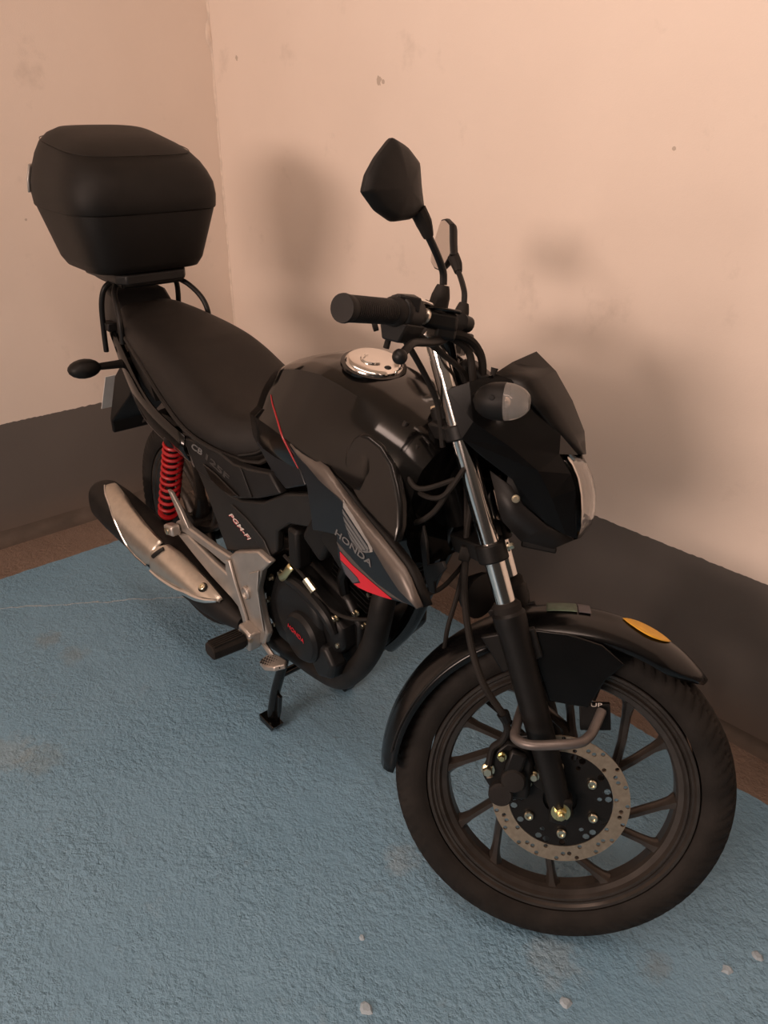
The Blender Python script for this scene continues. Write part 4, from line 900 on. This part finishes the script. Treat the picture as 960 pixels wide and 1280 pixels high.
MB().tube([muf_pt(d, interp(d, [.46, .55, .62, .70, .78, .86, .92], [166, 167, 177, 201, 227, 245, 262]), .006) for d in (.46, .5, .55, .62, .70, .78, .86, .915)], .0035, n=8, k=3).build('shield_edge', 'polished', muffler)
bp_ = muf_pt(.091, 236, .009); bn = (muf_pt(.091, 236, .03) - bp_).normalized()
MB().lathe(bp_, bn, [(0, .0125), (.002, .0125), (.0025, .0085)], 20).build('shield_washer', 'black_plastic', muffler)
MB().lathe(bp_, bn, [(.002, .0088), (.006, .0088), (.007, .0075), (.007, .0045), (.004, .004)], 16).build('shield_bolt', 'zinc', muffler)
MB().tube([muf_pt(.392, 204, .0095), muf_pt(.375, 220, .0105), muf_pt(.362, 240, .0095)], .0058, n=10, k=4).build('shield_slot', 'pipe_black', muffler)

# ---- step bracket (silver casting), footpegs, brake pedal
YB = -.166
def pl(pts, y=YB): return [(x, y, z) for x, z in pts]
plate = [(.465, .477), (.494, .503), (.593, .550), (.642, .543), (.603, .503), (.580, .442), (.593, .385), (.611, .340), (.590, .300), (.535, .285), (.522, .300), (.517, .343), (.494, .387), (.477, .416), (.458, .445)]
br = MB().prism(pl(plate), (0, .020, 0)); br.prism(pl([(.470, .478), (.387, .471), (.269, .468), (.238, .480), (.200, .456), (.200, .430), (.247, .443), (.367, .447), (.462, .444)]), (0, .018, 0))
br.prism(pl([(.20, .426), (.264, .446), (.330, .436), (.391, .427), (.464, .424), (.492, .392), (.512, .362), (.498, .350), (.466, .361), (.371, .377), (.287, .399)], YB - .002), (0, .016, 0))
step = br.build('step_bracket', 'cast_alu', B, bevel=.005, seg=3)
MB().prism(pl([(.462, .470), (.478, .476), (.500, .420), (.535, .350), (.548, .300), (.530, .290), (.515, .340), (.490, .385), (.473, .415), (.456, .440)], YB - .001), (0, -.007, 0)).build('bracket_rib', 'cast_alu', step, bevel=.003)
MB().prism(pl([(.560, .480), (.600, .505), (.590, .45), (.598, .390), (.606, .345), (.575, .34), (.555, .40), (.548, .445)], YB - .001), (0, -.004, 0)).build('bracket_pad', 'cast_alu', step, bevel=.003)
MB().prism(pl([(.177, .538), (.196, .538), (.236, .506), (.272, .466), (.245, .452), (.212, .495)], YB), (0, .010, 0)).build('hanger_spur', 'cast_alu', step, bevel=.002)
MB().box((.214, -.182, .446), (.046, .026, .028), Matrix.Rotation(R(-14), 3, 'Y')).build('muffler_hanger', 'cast_alu', step, bevel=.006)
MB().lathe((.545, YB - .004, .422), RIGHT, [(0, .016), (.006, .016), (.008, .013), (.004, .011), (.004, .001)], 24).build('pivot_boss', 'cast_alu', step)
MB().lathe((.214, -.195, .446), RIGHT, [(0, .007), (.004, .009), (.005, .005)], 12).build('hanger_bolt', 'zinc', step)
mb = MB(); mb.box((.555, -.178, .312), (.050, .034, .052), Matrix.Rotation(R(10), 3, 'Y')); mb.build('peg_hinge', 'cast_alu', step, bevel=.006)
MB().cyl((.535, -.190, .322), (.582, -.190, .318), .006, 10).build('hinge_pin', 'steel', step)
for s in (-1, 1):
    a, b = V((.556, .196 * s, .313)), V((.554, .282 * s, .316))
    mb = MB(); rings = []
    for t, w_, h_ in ((0, .017, .014), (.06, .021, .017), (.10, .022, .018), (.9, .022, .018), (.97, .021, .017), (1, .017, .013)):
        p = a.lerp(b, t); rings.append([p + V((w_ * cx_, 0, h_ * cz_)) for cx_, cz_ in ((-1, -.45), (-.6, -1), (.6, -1), (1, -.45), (1, .45), (.6, 1), (-.6, 1), (-1, .45))])
    pg = mb.loft(rings).build('footpeg', 'rubber', B if s > 0 else step, sharp=30)
    mb = MB()
    for i in range(5): mb.box(a.lerp(b, .5) + V((-.014 + i * .007, 0, .0185)), (.0032, .074, .004))
    if s > 0: mb.build('peg_rib', 'rubber', pg)
    else: mb.build('peg_rib', 'rubber', step)
    if s > 0: MB().prism([(.50, .15, .48), (.60, .15, .52), (.585, .15, .40), (.60, .15, .31), (.54, .15, .30), (.51, .15, .40)], (0, .018, 0)).build('step_plate', 'cast_alu', pg, bevel=.005)
ped = MB().tube([(.548, -.150, .330), (.556, -.152, .295), (.590, -.155, .285), (.625, -.158, .276), (.655, -.168, .285)], [.010, .008, .0075, .0075, .0085], n=12, flat=.8).build('brake_pedal', 'cast_alu', B)
mb = MB().prism([(.630, -.180, .290), (.655, -.168, .300), (.700, -.172, .312), (.715, -.186, .318), (.702, -.208, .314), (.672, -.214, .300), (.640, -.206, .290)], (-.004, .001, .011))
pad = mb.build('pedal_pad', 'cast_alu', ped, bevel=.003)
mb = MB()
for i in range(9):
    for j in range(5):
        if (i in (0, 8)) and j in (0, 4): continue
        t = i / 8; mb.box((.640 + .065 * t, -.176 - .008 * j + .004 * t, .3035 + .0165 * t + .002), (.0045, .0045, .004), Matrix.Rotation(R(45), 3, 'Z'), taper=.4)
mb.build('pad_studs', 'pipe_black', ped)

# ---- centre stand, side stand folded up
cs = MB()
for s in (-1, 1):
    cs.tube([(.575, .095 * s, .255), (.567, .100 * s, .20), (.540, .110 * s, .10), (.520, .114 * s, .012)], .0125, n=12)
    cs.prism([(.495, .100 * s, -.012), (.548, .100 * s, -.012), (.556, .100 * s, .004), (.490, .100 * s, .006)], (0, .034 * s, 0))
    cs.prism([(.527, .104 * s, .0), (.542, .104 * s, .0), (.560, .108 * s, .05), (.566, .106 * s, .10), (.548, .104 * s, .10)], (0, .010 * s, 0))
cs.cyl((.575, -.11, .255), (.575, .11, .255), .014); cs.cyl((.556, -.10, .16), (.556, .10, .16), .010)
cst = cs.build('centre_stand', 'gloss_black', B, bevel=.002)
MB().tube([(.60, .14, .26), (.42, .165, .235), (.33, .17, .225)], .011, n=10).build('side_stand', 'satin_black', B)

# ------------------------------------------------------------------ the top box (clipped on the rack: a thing of its own)
box = bpy.data.objects.new('top_box', None); scene.collection.objects.link(box)
boxM = bike.matrix_basis @ Matrix.Translation((-.235, 0, 1.0065))
box.matrix_world = boxM
tag(box, 'black plastic motorcycle top box on the rack behind the seat', 'top box')
def bring(z, hx, hy, dx=0, tilt=0, e=.42, n=72):
    out = []
    for j in range(n):
        a = 2 * math.pi * (j + .5) / n; cx_ = math.copysign(abs(math.cos(a)) ** e, math.cos(a)); sy_ = math.copysign(abs(math.sin(a)) ** e, math.sin(a))
        x = dx + hx * cx_; out.append((x, hy * sy_, z - tilt * (x - dx)))
    return out
Z0 = 1.0065
def bz(z): return z - Z0
base = MB().loft([bring(bz(1.0065), .120, .128), bring(bz(1.010), .140, .146), bring(bz(1.030), .152, .158), bring(bz(1.09), .168, .175), bring(bz(1.150), .183, .192), bring(bz(1.153), .183, .192), bring(bz(1.153), .176, .185)]).build('base_shell', 'box_plastic', box, sharp=50)
lid = MB().loft([bring(bz(1.1545), .178, .187), bring(bz(1.1545), .186, .195), bring(bz(1.158), .188, .197), bring(bz(1.185), .190, .199), bring(bz(1.215), .188, .196, -.002), bring(bz(1.245), .180, .188, -.005, .03, .46), bring(bz(1.270), .168, .178, -.009, .07, .48), bring(bz(1.293), .150, .164, -.015, .12, .5), bring(bz(1.309), .130, .146, -.021, .155, .52), bring(bz(1.321), .105, .122, -.027, .175, .55), bring(bz(1.328), .07, .085, -.031, .18, .6), bring(bz(1.3305), .03, .04, -.033, .18, .7)]).build('lid', 'box_plastic', box, sharp=60)
MB().loft([bring(bz(1.1530), .181, .190), bring(bz(1.1550), .181, .190)]).build('lid_seal', 'rubber', box, smooth=False)
# raised panel lines on the lid, latch and rear reflectors
pts = bring(bz(1.2985), .1475, .1615, -.0165, .13, .505); MB().tube(pts + [pts[0]], .0010, n=6, k=1).build('lid_crease', 'box_plastic', lid)
for s in (-1, 1):
    q = [bring(bz(z), hx + .001, hy + .001, dx, ti, n=72) for z, hx, hy, dx, ti in ((1.185, .190, .199, 0, 0), (1.215, .188, .196, -.002, 0), (1.245, .178, .187, -.006, .03))]
    idx = range(38, 50) if s < 0 else range(22, 34)
    MB().grid([[r[i] for i in idx] for r in q]).build('box_reflector', 'silver_decal', lid, solid=.006, offset=1, label='pale rear reflector')
MB().box((-.186, 0, bz(1.155)), (.012, .07, .05)).build('box_latch', 'black_plastic', box, bevel=.004)
